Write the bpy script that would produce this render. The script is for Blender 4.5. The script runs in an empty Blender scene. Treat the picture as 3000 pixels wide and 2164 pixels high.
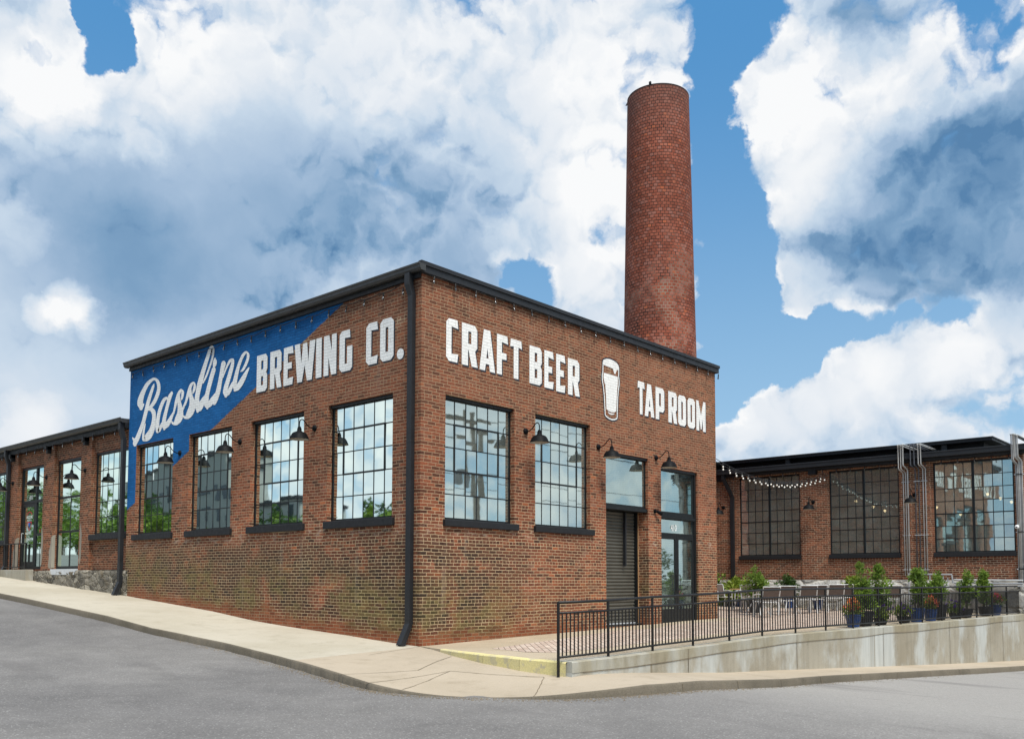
import bpy, bmesh, math, random
from mathutils import Vector, Matrix
from mathutils.geometry import tessellate_polygon, delaunay_2d_cdt
rnd = random.Random(7)
R = math.radians
scn = bpy.context.scene
COL = scn.collection

# ------------------------------------------------------------------ camera
CAM = (-11.7441, -12.8751, 1.2478)
cd = bpy.data.cameras.new('camera'); cam = bpy.data.objects.new('camera', cd); COL.objects.link(cam)
cd.sensor_width = 36.0; cd.lens = 36.0*2663.2159/3000.0
cd.shift_y = 457.0985/3000.0
cd.clip_start = 0.1; cd.clip_end = 6000
_yaw, _pit, _rol = -0.8407, 0.0605, 0.0026
_a = _yaw + math.pi/2
_f = Vector((math.cos(_a)*math.cos(_pit), math.sin(_a)*math.cos(_pit), math.sin(_pit)))
_r = Vector((math.sin(_a), -math.cos(_a), 0)); _u = _r.cross(_f)
_r2 = _r*math.cos(_rol) + _u*math.sin(_rol); _u2 = _u*math.cos(_rol) - _r*math.sin(_rol)
cam.matrix_world = Matrix(((_r2.x, _u2.x, -_f.x, CAM[0]), (_r2.y, _u2.y, -_f.y, CAM[1]), (_r2.z, _u2.z, -_f.z, CAM[2]), (0, 0, 0, 1)))
scn.camera = cam

# ------------------------------------------------------------------ node helper
class NT:
    def __init__(s, tree):
        s.t = tree; s.n = tree.nodes; s.l = tree.links
    def new(s, kind, **kw):
        nd = s.n.new(kind)
        for k, v in kw.items(): setattr(nd, k, v)
        return nd
    def put(s, sock, v):
        if v is None: return
        if isinstance(v, bpy.types.NodeSocket): s.l.new(v, sock)
        else:
            if hasattr(sock, 'default_value'):
                try: sock.default_value = v
                except Exception: sock.default_value = (v[0], v[1], v[2], 1.0)
    def m(s, op, a, b=None, c=None, clamp=False):
        nd = s.new('ShaderNodeMath', operation=op, use_clamp=clamp)
        s.put(nd.inputs[0], a); s.put(nd.inputs[1], b); s.put(nd.inputs[2], c)
        return nd.outputs[0]
    def vm(s, op, a, b=None, out=0):
        nd = s.new('ShaderNodeVectorMath', operation=op)
        s.put(nd.inputs[0], a); s.put(nd.inputs[1], b)
        return nd.outputs[out]
    def scale(s, v, k):
        nd = s.new('ShaderNodeVectorMath', operation='SCALE'); s.put(nd.inputs[0], v); s.put(nd.inputs[3], k); return nd.outputs[0]
    def sep(s, v):
        nd = s.new('ShaderNodeSeparateXYZ'); s.put(nd.inputs[0], v); return nd.outputs
    def comb(s, x, y, z=0.0):
        nd = s.new('ShaderNodeCombineXYZ'); s.put(nd.inputs[0], x); s.put(nd.inputs[1], y); s.put(nd.inputs[2], z); return nd.outputs[0]
    def mix(s, f, a, b, blend='MIX'):
        nd = s.new('ShaderNodeMix', data_type='RGBA', blend_type=blend)
        s.put(nd.inputs[0], f); s.put(nd.inputs[6], col4(a)); s.put(nd.inputs[7], col4(b)); return nd.outputs[2]
    def lerp(s, f, a, b):
        nd = s.new('ShaderNodeMix', data_type='FLOAT')
        s.put(nd.inputs[0], f); s.put(nd.inputs[2], a); s.put(nd.inputs[3], b); return nd.outputs[0]
    def noise(s, vec, scale, detail=2.0, rough=0.5, dist=0.0, col=False):
        nd = s.new('ShaderNodeTexNoise', noise_dimensions='3D')
        s.put(nd.inputs['Vector'], vec); s.put(nd.inputs['Scale'], scale); s.put(nd.inputs['Detail'], detail)
        s.put(nd.inputs['Roughness'], rough); s.put(nd.inputs['Distortion'], dist)
        return nd.outputs['Color' if col else 'Fac']
    def vor(s, vec, scale, feature='F1', out='Distance', detail=0.0, rand=1.0, **kw):
        nd = s.new('ShaderNodeTexVoronoi', feature=feature)
        s.put(nd.inputs['Vector'], vec); s.put(nd.inputs['Scale'], scale)
        if 'Detail' in nd.inputs: s.put(nd.inputs['Detail'], detail)
        s.put(nd.inputs['Randomness'], rand)
        for k, v in kw.items(): s.put(nd.inputs[k], v)
        return nd.outputs[out]
    def sstep(s, x, a, b, lo=0.0, hi=1.0):
        nd = s.new('ShaderNodeMapRange', interpolation_type='SMOOTHSTEP')
        for i, v in enumerate((x, a, b, lo, hi)): s.put(nd.inputs[i], v)
        return nd.outputs[0]
    def rng(s, x, a, b, lo=0.0, hi=1.0, clamp=True):
        nd = s.new('ShaderNodeMapRange', clamp=clamp)
        for i, v in enumerate((x, a, b, lo, hi)): s.put(nd.inputs[i], v)
        return nd.outputs[0]
    def ramp(s, f, stops, interp='LINEAR'):
        nd = s.new('ShaderNodeValToRGB'); cr = nd.color_ramp; cr.interpolation = interp
        while len(cr.elements) < len(stops): cr.elements.new(0.5)
        for e, (p, c) in zip(cr.elements, stops): e.position = p; e.color = col4(c)
        s.put(nd.inputs[0], f); return nd.outputs[0]
    def white(s, vec):
        nd = s.new('ShaderNodeTexWhiteNoise', noise_dimensions='3D'); s.put(nd.inputs[0], vec); return nd.outputs['Value']
    def bump(s, h, strength=0.5, dist=0.01):
        nd = s.new('ShaderNodeBump'); s.put(nd.inputs['Strength'], strength); s.put(nd.inputs['Distance'], dist); s.put(nd.inputs['Height'], h)
        return nd.outputs[0]
def col4(c):
    if isinstance(c, (tuple, list)) and len(c) == 3: return (c[0], c[1], c[2], 1.0)
    return c

# ------------------------------------------------------------------ sky
SUN_EL, SUN_AZ = 60.0, 208.0          # azimuth clockwise from +y
world = bpy.data.worlds.new('World'); scn.world = world; world.use_nodes = True
CLOUD_COVER = [
 (-0.50,0.83,0.25, 0.9, 0.5),
 (0.68,-0.69,0.25, 1.0, 0.4),
 (0.344304,0.802666,0.487014, 0.0298, -1.70),
 (0.342806,0.793169,0.503355, 0.0308, -1.80),
 (0.331258,0.798748,0.502265, 0.0224, -1.10),
 (0.355672,0.800268,0.482772, 0.0199, -1.20),
 (0.341583,0.811291,0.474477, 0.0199, -1.00),
 (0.293368,0.831746,0.471311, 0.0199, -1.00),
 (0.751589,0.387904,0.533520, 0.0497, -1.80),
 (0.757709,0.415225,0.503453, 0.0348, -1.80),
 (0.774536,0.435039,0.459168, 0.0373, -1.80),
 (0.796262,0.437734,0.417560, 0.0447, -1.80),
 (0.816000,0.444175,0.369936, 0.0472, -1.80),
 (0.836933,0.435578,0.331384, 0.0472, -1.80),
 (0.854507,0.435223,0.283548, 0.0472, -1.80),
 (0.861590,0.449875,0.235108, 0.0497, -1.80),
 (0.880328,0.408415,0.241288, 0.0422, -1.80),
 (0.893991,0.370826,0.251531, 0.0348, -1.70),
 (0.905768,0.338456,0.255012, 0.0248, -1.40),
 (0.859677,0.470364,0.199279, 0.0348, -1.80),
 (0.834230,0.476459,0.277574, 0.0298, -1.60),
 (0.823748,0.467288,0.321061, 0.0298, -1.40),
 (0.718678,0.614676,0.325077, 0.0373, -1.70),
 (0.697996,0.634702,0.331595, 0.0248, -1.10),
 (0.736438,0.535897,0.412883, 0.0298, -0.35),
 (0.930806,0.256358,0.260541, 0.0248, -1.20),
 (0.916695,0.306826,0.255985, 0.0224, -1.10),
 (0.524031,0.768026,0.368140, 0.3974, 1.10),
 (0.402184,0.894620,0.194686, 0.2235, 0.90),
 (0.384328,0.822778,0.418722, 0.1738, 0.60),
 (0.350997,0.924904,0.146131, 0.1242, 0.60),
 (0.403784,0.857328,0.319293, 0.2086, 0.50),
 (0.655444,0.578569,0.485440, 0.2384, 0.30),
 (0.798636,0.394490,0.454486, 0.0273, 0.90),
 (0.797691,0.365773,0.479478, 0.0397, 0.90),
 (0.819491,0.386285,0.423342, 0.0397, 0.80),
 (0.848486,0.362888,0.385207, 0.0546, 0.90),
 (0.869722,0.378091,0.317224, 0.0373, 1.00),
 (0.898015,0.330289,0.290652, 0.0447, 0.90),
 (0.886893,0.228772,0.401353, 0.1639, 0.90),
 (0.885768,0.276937,0.372452, 0.1291, 0.50),
 (0.925013,0.221826,0.308454, 0.0993, 0.30),
 (0.799680,0.317842,0.509400, 0.0397, 0.60),
 (0.873804,0.389938,0.290544, 0.0199, 0.80),
 (0.885723,0.432231,0.169326, 0.0397, 1.30),
 (0.903141,0.390436,0.178596, 0.0373, 1.20),
 (0.916602,0.348373,0.196154, 0.0447, 1.30),
 (0.933785,0.287571,0.212953, 0.0497, 1.30),
 (0.945377,0.228939,0.232055, 0.0447, 1.30),
 (0.935743,0.310923,0.166467, 0.0993, 0.90),
 (0.903229,0.400674,0.153747, 0.0596, 0.90),
 (0.814031,0.470437,0.340650, 0.0119, 1.60),
 (0.870655,0.466256,0.156729, 0.0298, 1.10),
 (0.740587,0.577238,0.343987, 0.0497, 0.90),
 (0.733495,0.559790,0.385513, 0.0348, 0.70),
 (0.766858,0.567454,0.299874, 0.0497, 0.80),
 (0.357632,0.897399,0.258407, 0.0373, 0.50),
 (0.695588,0.530548,0.484434, 0.1391, 0.60)]
CLOUD_LIGHT = [
 (-0.50,0.83,0.25, 0.9, 0.30),
 (0.68,-0.69,0.25, 1.0, 0.22),
 (0.644990,0.569431,0.509642, 0.2086, 0.30),
 (0.732896,0.497131,0.464462, 0.1291, 0.22),
 (0.741389,0.565890,0.360709, 0.0745, 0.26),
 (0.736478,0.538792,0.409026, 0.0596, 0.20),
 (0.497302,0.697032,0.516562, 0.1490, 0.24),
 (0.403299,0.761120,0.507982, 0.0993, 0.20),
 (0.315427,0.845947,0.429977, 0.0646, 0.32),
 (0.331938,0.812593,0.479072, 0.0546, 0.34),
 (0.403700,0.784970,0.469946, 0.0596, 0.22),
 (0.294575,0.843285,0.449551, 0.0497, 0.25),
 (0.319872,0.838231,0.441645, 0.0397, 0.20),
 (0.384328,0.822778,0.418722, 0.0298, 0.15),
 (0.382880,0.869508,0.312024, 0.1490, -0.24),
 (0.340953,0.881959,0.325422, 0.1142, -0.06),
 (0.462728,0.809813,0.360674, 0.1490, -0.06),
 (0.581609,0.731110,0.356663, 0.1639, -0.16),
 (0.644722,0.662504,0.381343, 0.1490, -0.16),
 (0.590503,0.672461,0.446210, 0.1093, -0.06),
 (0.405808,0.860814,0.307113, 0.0745, -0.12),
 (0.491342,0.760521,0.424489, 0.0993, -0.10),
 (0.342197,0.905419,0.251233, 0.0209, 0.38),
 (0.358998,0.895824,0.261953, 0.0258, 0.42),
 (0.376186,0.890277,0.256694, 0.0199, 0.30),
 (0.358932,0.899797,0.248058, 0.0199, 0.20),
 (0.308903,0.892934,0.327487, 0.0348, 0.25),
 (0.336868,0.930994,0.140609, 0.0447, 0.30),
 (0.371737,0.906463,0.200341, 0.1291, 0.10),
 (0.556932,0.773447,0.302667, 0.1242, -0.04),
 (0.795371,0.373857,0.477091, 0.0745, 0.36),
 (0.837559,0.339350,0.428177, 0.0894, 0.34),
 (0.797233,0.342915,0.496819, 0.0447, 0.20),
 (0.800245,0.395352,0.450894, 0.0447, 0.22),
 (0.844749,0.370484,0.386188, 0.0546, 0.18),
 (0.844429,0.269461,0.462958, 0.0596, 0.36),
 (0.856897,0.200421,0.474931, 0.0447, 0.34),
 (0.839032,0.232090,0.492097, 0.0497, 0.05),
 (0.823463,0.285856,0.490097, 0.0348, -0.24),
 (0.808243,0.287931,0.513653, 0.0298, -0.15),
 (0.904966,0.226943,0.359909, 0.1440, -0.36),
 (0.902099,0.274794,0.332725, 0.1242, -0.20),
 (0.895300,0.193420,0.401281, 0.0745, -0.14),
 (0.883074,0.323666,0.339736, 0.0646, -0.08),
 (0.873223,0.389638,0.292683, 0.0546, 0.22),
 (0.900465,0.340651,0.270407, 0.0397, 0.22),
 (0.926316,0.263021,0.269738, 0.0546, 0.16),
 (0.889051,0.423638,0.173550, 0.0546, 0.32),
 (0.914605,0.352163,0.198692, 0.0596, 0.34),
 (0.933349,0.287383,0.215105, 0.0646, 0.30),
 (0.945841,0.229109,0.229988, 0.0646, 0.30),
 (0.938319,0.312194,0.148635, 0.1291, 0.06),
 (0.870655,0.466256,0.156729, 0.0348, 0.20),
 (0.764603,0.565749,0.308725, 0.0646, 0.20),
 (0.814031,0.470437,0.340650, 0.0199, 0.35),
 (0.391192,0.818880,0.420006, 0.0298, 0.18),
 (0.512604,0.716923,0.472502, 0.0298, 0.12)]

def build_world():
    w = NT(world.node_tree); w.n.clear()
    out = w.new('ShaderNodeOutputWorld'); bg = w.new('ShaderNodeBackground')
    sky = w.new('ShaderNodeTexSky', sky_type='NISHITA', sun_disc=False, sun_elevation=R(SUN_EL), sun_rotation=R(SUN_AZ), air_density=1.0, dust_density=0.6, ozone_density=2.0)
    d = w.vm('NORMALIZE', w.new('ShaderNodeTexCoord').outputs['Generated'])
    dx, dy, dz = w.sep(d)
    # billow field: soft cells for the heads, noise for the rags
    warp = w.vm('SUBTRACT', w.noise(d, 12.0, 6.0, 0.62, col=True), (0.5, 0.5, 0.5))
    dw = w.vm('NORMALIZE', w.vm('ADD', d, w.scale(warp, 0.075)))
    def puff(v):
        a = w.noise(v, 7.0, 8.0, 0.58)
        b = w.vor(v, 24.0, detail=1.5, Roughness=0.55, Lacunarity=2.3)
        return w.m('MULTIPLY_ADD', b, -0.30, a)
    p0 = puff(dw)
    p1 = puff(w.vm('ADD', dw, (-0.007, -0.002, 0.015)))
    shade = w.m('SUBTRACT', p0, p1)
    def field(blobs, base):
        acc = base
        for (x, y, z, r, k) in blobs:
            dt = w.vm('DOT_PRODUCT', dw, (x, y, z), out=1)
            v = w.m('MULTIPLY_ADD', dt, 2.0/(r*r), 1.0-2.0/(r*r), clamp=True)
            acc = w.m('MULTIPLY_ADD', v, k, acc)
        return acc
    cov = field(CLOUD_COVER, w.m('MULTIPLY_ADD', p0, 4.2, -0.72))
    alpha = w.sstep(cov, -0.05, 0.85)
    big0 = w.noise(dw, 8.0, 3.0, 0.5); big1 = w.noise(w.vm('ADD', dw, (-0.030, -0.010, 0.055)), 8.0, 3.0, 0.5)
    roll = w.m('SUBTRACT', big0, big1)
    soft = w.noise(d, 4.0, 5.0, 0.5)
    lum = field(CLOUD_LIGHT, w.m('MULTIPLY_ADD', soft, 0.30, 0.44))
    crisp = w.sstep(cov, 2.2, 0.8, 0.12, 1.5)
    lum = w.m('MULTIPLY_ADD', shade, crisp, lum)
    lum = w.m('MULTIPLY_ADD', roll, w.m('MULTIPLY', crisp, 0.55), lum)
    lum = w.m('MULTIPLY', w.m('ADD', lum, w.sstep(cov, 0.2, 1.3, 0.14, 0.0)), 0.90)
    ccol = w.ramp(lum, [(0.0, (0.10, 0.23, 0.42)), (0.20, (0.21, 0.36, 0.55)), (0.40, (0.38, 0.515, 0.69)), (0.60, (0.565, 0.68, 0.81)), (0.80, (0.78, 0.83, 0.89)), (1.0, (0.95, 0.96, 0.97))])
    clear = w.mix(w.sstep(dz, -0.02, 0.55), (0.42, 0.67, 0.89), (0.09, 0.33, 0.68))
    nish = w.scale(sky.outputs[0], 0.10)
    clear = w.mix(0.2, clear, nish)
    c = w.mix(alpha, clear, ccol)
    c = w.scale(c, SKY_GAIN/0.10)
    w.put(bg.inputs[0], c); bg.inputs[1].default_value = 0.10
    w.l.new(bg.outputs[0], out.inputs[0])
    world.cycles.sampling_method = 'MANUAL'; world.cycles.sample_map_resolution = 256
SKY_GAIN = 1.0/(2**1.0)
build_world()
sd = bpy.data.lights.new('sun', 'SUN'); sun = bpy.data.objects.new('sun', sd); COL.objects.link(sun)
sd.energy = 2.6; sd.angle = R(26); sd.color = (1.0, 0.95, 0.87)
_sv = Vector((math.sin(R(SUN_AZ))*math.cos(R(SUN_EL)), math.cos(R(SUN_AZ))*math.cos(R(SUN_EL)), math.sin(R(SUN_EL))))
sun.rotation_euler = (-_sv).to_track_quat('-Z', 'Y').to_euler(); sun.location = (0, 0, 60)
scn.view_settings.view_transform = 'Standard'; scn.view_settings.look = 'None'
scn.view_settings.exposure = 1.0; scn.view_settings.gamma = 1.0; scn.view_settings.use_curve_mapping = False
scn.cycles.max_bounces = 8; scn.cycles.transparent_max_bounces = 12; scn.cycles.use_denoising = True

# ------------------------------------------------------------------ mesh helper
class MB:
    def __init__(s): s.v = []; s.f = []
    def add(s, vs, fs):
        o = len(s.v); s.v += [tuple(p) for p in vs]; s.f += [tuple(i+o for i in f) for f in fs]
    def quad(s, a, b, c, d): s.add([a, b, c, d], [(0, 1, 2, 3)])
    def box(s, x0, x1, y0, y1, z0, z1):
        s.add([(x0, y0, z0), (x1, y0, z0), (x1, y1, z0), (x0, y1, z0), (x0, y0, z1), (x1, y0, z1), (x1, y1, z1), (x0, y1, z1)],
              [(0, 3, 2, 1), (4, 5, 6, 7), (0, 1, 5, 4), (1, 2, 6, 5), (2, 3, 7, 6), (3, 0, 4, 7)])
    def tube(s, pts, r, n=8, caps=True):
        pts = [Vector(p) for p in pts]; rr = r if isinstance(r, (list, tuple)) else [r]*len(pts)
        t = (pts[1]-pts[0]).normalized(); ref = Vector((0, 0, 1)) if abs(t.z) < 0.9 else Vector((1, 0, 0))
        nx = t.cross(ref).normalized(); o = len(s.v)
        for i, p in enumerate(pts):
            if i == 0: tt = pts[1]-p
            elif i == len(pts)-1: tt = p-pts[i-1]
            else: tt = (pts[i+1]-p).normalized()+(p-pts[i-1]).normalized()
            tt.normalize(); nx = (nx-tt*nx.dot(tt)).normalized(); ny = tt.cross(nx)
            for k in range(n):
                a = 2*math.pi*k/n; s.v.append(tuple(p+nx*(math.cos(a)*rr[i])+ny*(math.sin(a)*rr[i])))
        for i in range(len(pts)-1):
            for k in range(n):
                k2 = (k+1) % n; s.f.append((o+i*n+k, o+i*n+k2, o+(i+1)*n+k2, o+(i+1)*n+k))
        if caps:
            s.f.append(tuple(o+k for k in reversed(range(n)))); e = o+(len(pts)-1)*n; s.f.append(tuple(e+k for k in range(n)))
    def lathe(s, c, prof, n=24):                       # prof: (radius, z)
        o = len(s.v)
        for (r, z) in prof:
            for k in range(n):
                a = 2*math.pi*k/n; s.v.append((c[0]+r*math.cos(a), c[1]+r*math.sin(a), c[2]+z))
        for i in range(len(prof)-1):
            for k in range(n):
                k2 = (k+1) % n; s.f.append((o+i*n+k, o+i*n+k2, o+(i+1)*n+k2, o+(i+1)*n+k))
    def bar(s, a, b, w, d):                             # square bar between two points
        a = Vector(a); b = Vector(b); t = (b-a).normalized()
        ref = Vector((0, 0, 1)) if abs(t.z) < 0.9 else Vector((1, 0, 0))
        x = t.cross(ref).normalized(); y = x.cross(t).normalized()
        P = [p+x*sx*w/2+y*sy*d/2 for p in (a, b) for sx, sy in ((-1, -1), (1, -1), (1, 1), (-1, 1))]
        s.add(P, [(3, 2, 1, 0), (4, 5, 6, 7), (0, 1, 5, 4), (1, 2, 6, 5), (2, 3, 7, 6), (3, 0, 4, 7)])
    def build(s, name, mat, parent=None, smooth=False, bevel=0.0):
        me = bpy.data.meshes.new(name); me.from_pydata(s.v, [], s.f); me.update()
        if smooth:
            for p in me.polygons: p.use_smooth = True
            if isinstance(smooth, float) and hasattr(me, 'set_sharp_from_angle'): me.set_sharp_from_angle(angle=R(smooth))
        o = bpy.data.objects.new(name, me); COL.objects.link(o)
        if mat: me.materials.append(mat)
        if bevel:
            b = o.modifiers.new('bevel', 'BEVEL'); b.width = bevel; b.segments = 2; b.limit_method = 'ANGLE'
        if parent is not None: attach(o, parent)
        return o
WORLD_AT = {}
def attach(o, parent):
    o.parent = parent
    base = Vector((0, 0, 0)); p = parent
    while p is not None: base += Vector(p.location); p = p.parent
    o.location = -base
def tag(o, label=None, cat=None, group=None, kind=None):
    if label: o['label'] = label
    if cat: o['category'] = cat
    if group: o['group'] = group
    if kind: o['kind'] = kind
    return o
def thing(name, label, cat, loc=(0, 0, 0), group=None):
    o = bpy.data.objects.new(name, None); COL.objects.link(o); o.location = loc; o.empty_display_size = 0.2
    return tag(o, label, cat, group)
def struct(o): o['kind'] = 'structure'; return o
def copy_tree(o, loc=None, rotz=None, label=None, parent=None, scale=None):
    c = o.copy(); COL.objects.link(c)
    if parent is not None: c.parent = parent
    if loc is not None: c.location = loc
    if rotz is not None: c.rotation_euler = (0, 0, rotz)
    if scale is not None: c.scale = (scale,)*3
    if label: c['label'] = label
    for ch in list(o.children): copy_tree(ch, parent=c)
    return c
# ------------------------------------------------------------------ materials
def mat(name):
    m = bpy.data.materials.new(name); m.use_nodes = True
    t = NT(m.node_tree); t.n.clear()
    out = t.new('ShaderNodeOutputMaterial'); p = t.new('ShaderNodeBsdfPrincipled')
    t.l.new(p.outputs[0], out.inputs[0])
    p.inputs['Specular IOR Level'].default_value = 0.3
    return m, t, p, out
def plain(name, col, rough=0.5, metal=0.0, var=0.12, scale=6.0, bump=0.0, spec=0.4):
    m, t, p, out = mat(name)
    pos = t.new('ShaderNodeNewGeometry').outputs['Position']
    n = t.noise(pos, scale, 5.0, 0.6)
    k = t.rng(n, 0.25, 0.75, 1.0-var, 1.0+var)
    c = t.mix(1.0, col, t.comb(k, k, k), 'MULTIPLY')
    t.put(p.inputs['Base Color'], c); t.put(p.inputs['Roughness'], t.rng(t.noise(pos, scale*2.3, 3.0), 0.3, 0.7, rough*0.85, min(1.0, rough*1.15)))
    p.inputs['Metallic'].default_value = metal; p.inputs['Specular IOR Level'].default_value = spec
    if bump: t.put(p.inputs['Normal'], t.bump(t.noise(pos, scale*8, 4.0), bump, 0.01))
    return m

def brick_nodes(t, w, h, mortar, cyl=None, header=6):
    g = t.new('ShaderNodeNewGeometry'); pos = g.outputs['Position']; px, py, pz = t.sep(pos)
    nx, ny, nz = t.sep(g.outputs['True Normal'])
    if cyl:
        ang = t.m('ARCTAN2', t.m('SUBTRACT', py, cyl[1]), t.m('SUBTRACT', px, cyl[0]))
        u = t.m('MULTIPLY', ang, cyl[2])
    else:
        u = t.lerp(t.m('GREATER_THAN', t.m('ABSOLUTE', nx), 0.5), px, py)
    wn = t.noise(pos, 9.0, 3.0, 0.6, col=True); wx, wy, wz = t.sep(wn)
    u = t.m('MULTIPLY_ADD', t.m('SUBTRACT', wx, 0.5), 0.022, u)
    v = t.m('MULTIPLY_ADD', t.m('SUBTRACT', wz, 0.5), 0.016, pz)
    v = t.m('MULTIPLY_ADD', t.m('SUBTRACT', t.noise(pos, 0.7, 2.0), 0.5), 0.05, v)
    row = t.m('FLOOR', t.m('DIVIDE', v, h))
    par = t.m('FLOORED_MODULO', row, 2.0)
    if header:
        hd = t.m('LESS_THAN', t.m('FLOORED_MODULO', row, float(header)), 0.5)
        wr = t.m('MULTIPLY_ADD', hd, -0.5*w, w)
    else: wr = w
    uu = t.m('ADD', t.m('DIVIDE', u, wr), t.m('MULTIPLY_ADD', par, 0.5, t.m('MULTIPLY', t.white(t.comb(row, 3.3, 0.0)), 0.14)))
    fx = t.m('FRACT', uu); fy = t.m('FRACT', t.m('DIVIDE', v, h))
    dx = t.m('MULTIPLY', t.m('MINIMUM', fx, t.m('SUBTRACT', 1.0, fx)), wr)
    dy = t.m('MULTIPLY', t.m('MINIMUM', fy, t.m('SUBTRACT', 1.0, fy)), h)
    dm = t.m('MINIMUM', dx, dy)
    r = t.white(t.comb(t.m('FLOOR', uu), row, 0.7)); r2 = t.white(t.comb(t.m('FLOOR', uu), row, 5.7))
    return pos, (px, py, pz), (nx, ny, nz), dm, r, r2

def brick_mat(name, cols, mcol, w=0.205, h=0.0667, mortar=0.011, kind='plain', base=None, **kw):
    m, t, p, out = mat(name)
    pos, (px, py, pz), (nx, ny, nz), dm, r, r2 = brick_nodes(t, w, h, mortar, **kw)
    patch = t.sstep(t.noise(pos, 0.9, 6.0, 0.62), 0.58, 0.70)
    if kind == 'main':
        up = t.sstep(pz, 5.2, 7.0); sill = t.m('MULTIPLY', t.sstep(pz, 1.95, 2.25), t.sstep(pz, 2.45, 2.36))
        amt = t.m('MULTIPLY', patch, t.m('ADD', t.m('MULTIPLY_ADD', up, 0.75, 0.22), t.m('MULTIPLY', sill, 0.7), clamp=True))
    else: amt = t.m('MULTIPLY', patch, 0.35)
    half = t.m('MULTIPLY_ADD', amt, mortar*1.3, mortar*0.5)
    half = t.m('MULTIPLY', half, t.rng(t.noise(pos, 14.0, 3.0), 0.3, 0.7, 0.65, 1.35))
    mort = t.m('SUBTRACT', 1.0, t.sstep(dm, t.m('MULTIPLY', half, 0.6), t.m('MULTIPLY', half, 1.35)))
    c = t.ramp(r, cols)
    k = t.rng(t.noise(pos, 26.0, 4.0, 0.65), 0.25, 0.75, 0.74, 1.26); c = t.mix(1.0, c, t.comb(k, k, k), 'MULTIPLY')
    big = t.rng(t.noise(pos, 0.55, 5.0, 0.6), 0.3, 0.7, 0.68, 1.24); c = t.mix(1.0, c, t.comb(big, big, big), 'MULTIPLY')
    mc = t.mix(t.noise(pos, 3.0, 4.0), mcol, (mcol[0]*0.62, mcol[1]*0.58, mcol[2]*0.52))
    if kind == 'main':
        onA = t.m('MULTIPLY', t.m('GREATER_THAN', t.m('MULTIPLY', nx, -1.0), 0.5), 1.0)
        gz = t.m('SUBTRACT', pz, t.m('MULTIPLY', t.m('MULTIPLY', py, 0.066), onA))      # height above the pavement
        n1 = t.noise(pos, 0.8, 6.0, 0.62); n2 = t.noise(t.vm('ADD', pos, (7.0, 3.0, 11.0)), 1.3, 6.0, 0.6)
        # soot band, moss and newer red courses towards the ground
        soot = t.m('MULTIPLY', t.m('MULTIPLY', t.sstep(pz, 2.5, 1.7), t.sstep(gz, 0.0, 0.5)), t.sstep(n2, 0.34, 0.54))
        sx = t.lerp(onA, t.sstep(px, 3.6, 1.2, 0.25, 1.0), 0.95)
        soot = t.m('MULTIPLY', soot, sx)
        c = t.mix(t.m('MULTIPLY', soot, 0.96), c, t.mix(r2, (0.024, 0.018, 0.014), (0.080, 0.040, 0.022)))
        gzn = t.m('MULTIPLY_ADD', t.m('SUBTRACT', n2, 0.5), 0.9, gz)
        low = t.m('MULTIPLY', t.sstep(gzn, 0.26, 0.16), 0.8)
        c = t.mix(low, c, t.mix(r2, (0.16, 0.045, 0.020), (0.27, 0.09, 0.04)))
        moss = t.m('MULTIPLY', t.m('MULTIPLY', t.sstep(gz, 1.6, 0.75), t.sstep(gz, 0.02, 0.25)), t.sstep(n1, 0.40, 0.56))
        moss = t.m('MULTIPLY', t.m('MULTIPLY', moss, sx), t.sstep(r, 0.15, 0.55, 0.30, 1.0))
        c = t.mix(t.m('MULTIPLY', moss, 0.80), c, t.mix(r2, (0.055, 0.046, 0.018), (0.155, 0.118, 0.046)))
        mc = t.mix(t.m('MULTIPLY', moss, 0.7), mc, (0.30, 0.25, 0.10))
        mc = t.mix(t.m('MULTIPLY', low, 0.75), mc, (0.12, 0.075, 0.045))
        mc = t.mix(t.m('MULTIPLY', t.sstep(pz, 2.2, 3.4), t.m('MULTIPLY_ADD', amt, -0.7, 0.62)), mc, (0.27, 0.165, 0.10))
        # browner, sun bleached upper courses
        c = t.mix(t.m('MULTIPLY', t.sstep(pz, 2.6, 5.6), 0.45), c, t.mix(r2, (0.125, 0.055, 0.031), (0.195, 0.090, 0.051)))
        strk = t.m('MULTIPLY', t.sstep(t.noise(t.vm('MULTIPLY', pos, (1.6, 1.6, 0.16)), 1.6, 4.0, 0.6), 0.60, 0.72), 0.14)
        c = t.mix(strk, c, (0.36, 0.30, 0.24))
        eff = t.m('MULTIPLY', t.m('MULTIPLY', t.sstep(pz, 2.02, 2.24), t.sstep(pz, 2.36, 2.30)), t.sstep(t.noise(t.vm('MULTIPLY', pos, (1.0, 1.0, 2.2)), 3.6, 6.0, 0.7), 0.52, 0.64))
        eff = t.m('ADD', eff, t.m('MULTIPLY', t.m('MULTIPLY', up, patch), 0.45), clamp=True)
        c = t.mix(t.m('MULTIPLY', eff, 0.5), c, (0.45, 0.37, 0.30))
        dk = t.m('MULTIPLY', t.sstep(t.noise(t.vm('MULTIPLY', pos, (1.0, 1.0, 0.35)), 1.1, 5.0, 0.6), 0.58, 0.72), 0.40); c = t.mix(dk, c, (0.045, 0.028, 0.020))
    elif kind == 'stack':
        rep = t.m('MULTIPLY', t.sstep(pz, 16.0, 11.0), t.sstep(t.noise(pos, 0.7, 5.0, 0.6), 0.50, 0.62)); mc = t.mix(t.m('MULTIPLY', rep, 0.8), mc, (0.36, 0.27, 0.20))
        soot = t.m('MULTIPLY', t.sstep(pz, 17.5, 20.5), 0.45); c = t.mix(soot, c, (0.13, 0.075, 0.062))
        st = t.m('MULTIPLY', t.sstep(t.noise(t.vm('MULTIPLY', pos, (1.0, 1.0, 0.5)), 0.8, 6.0, 0.6), 0.50, 0.72), 0.18)
        c = t.mix(st, c, (0.20, 0.14, 0.12))
    else:
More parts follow.
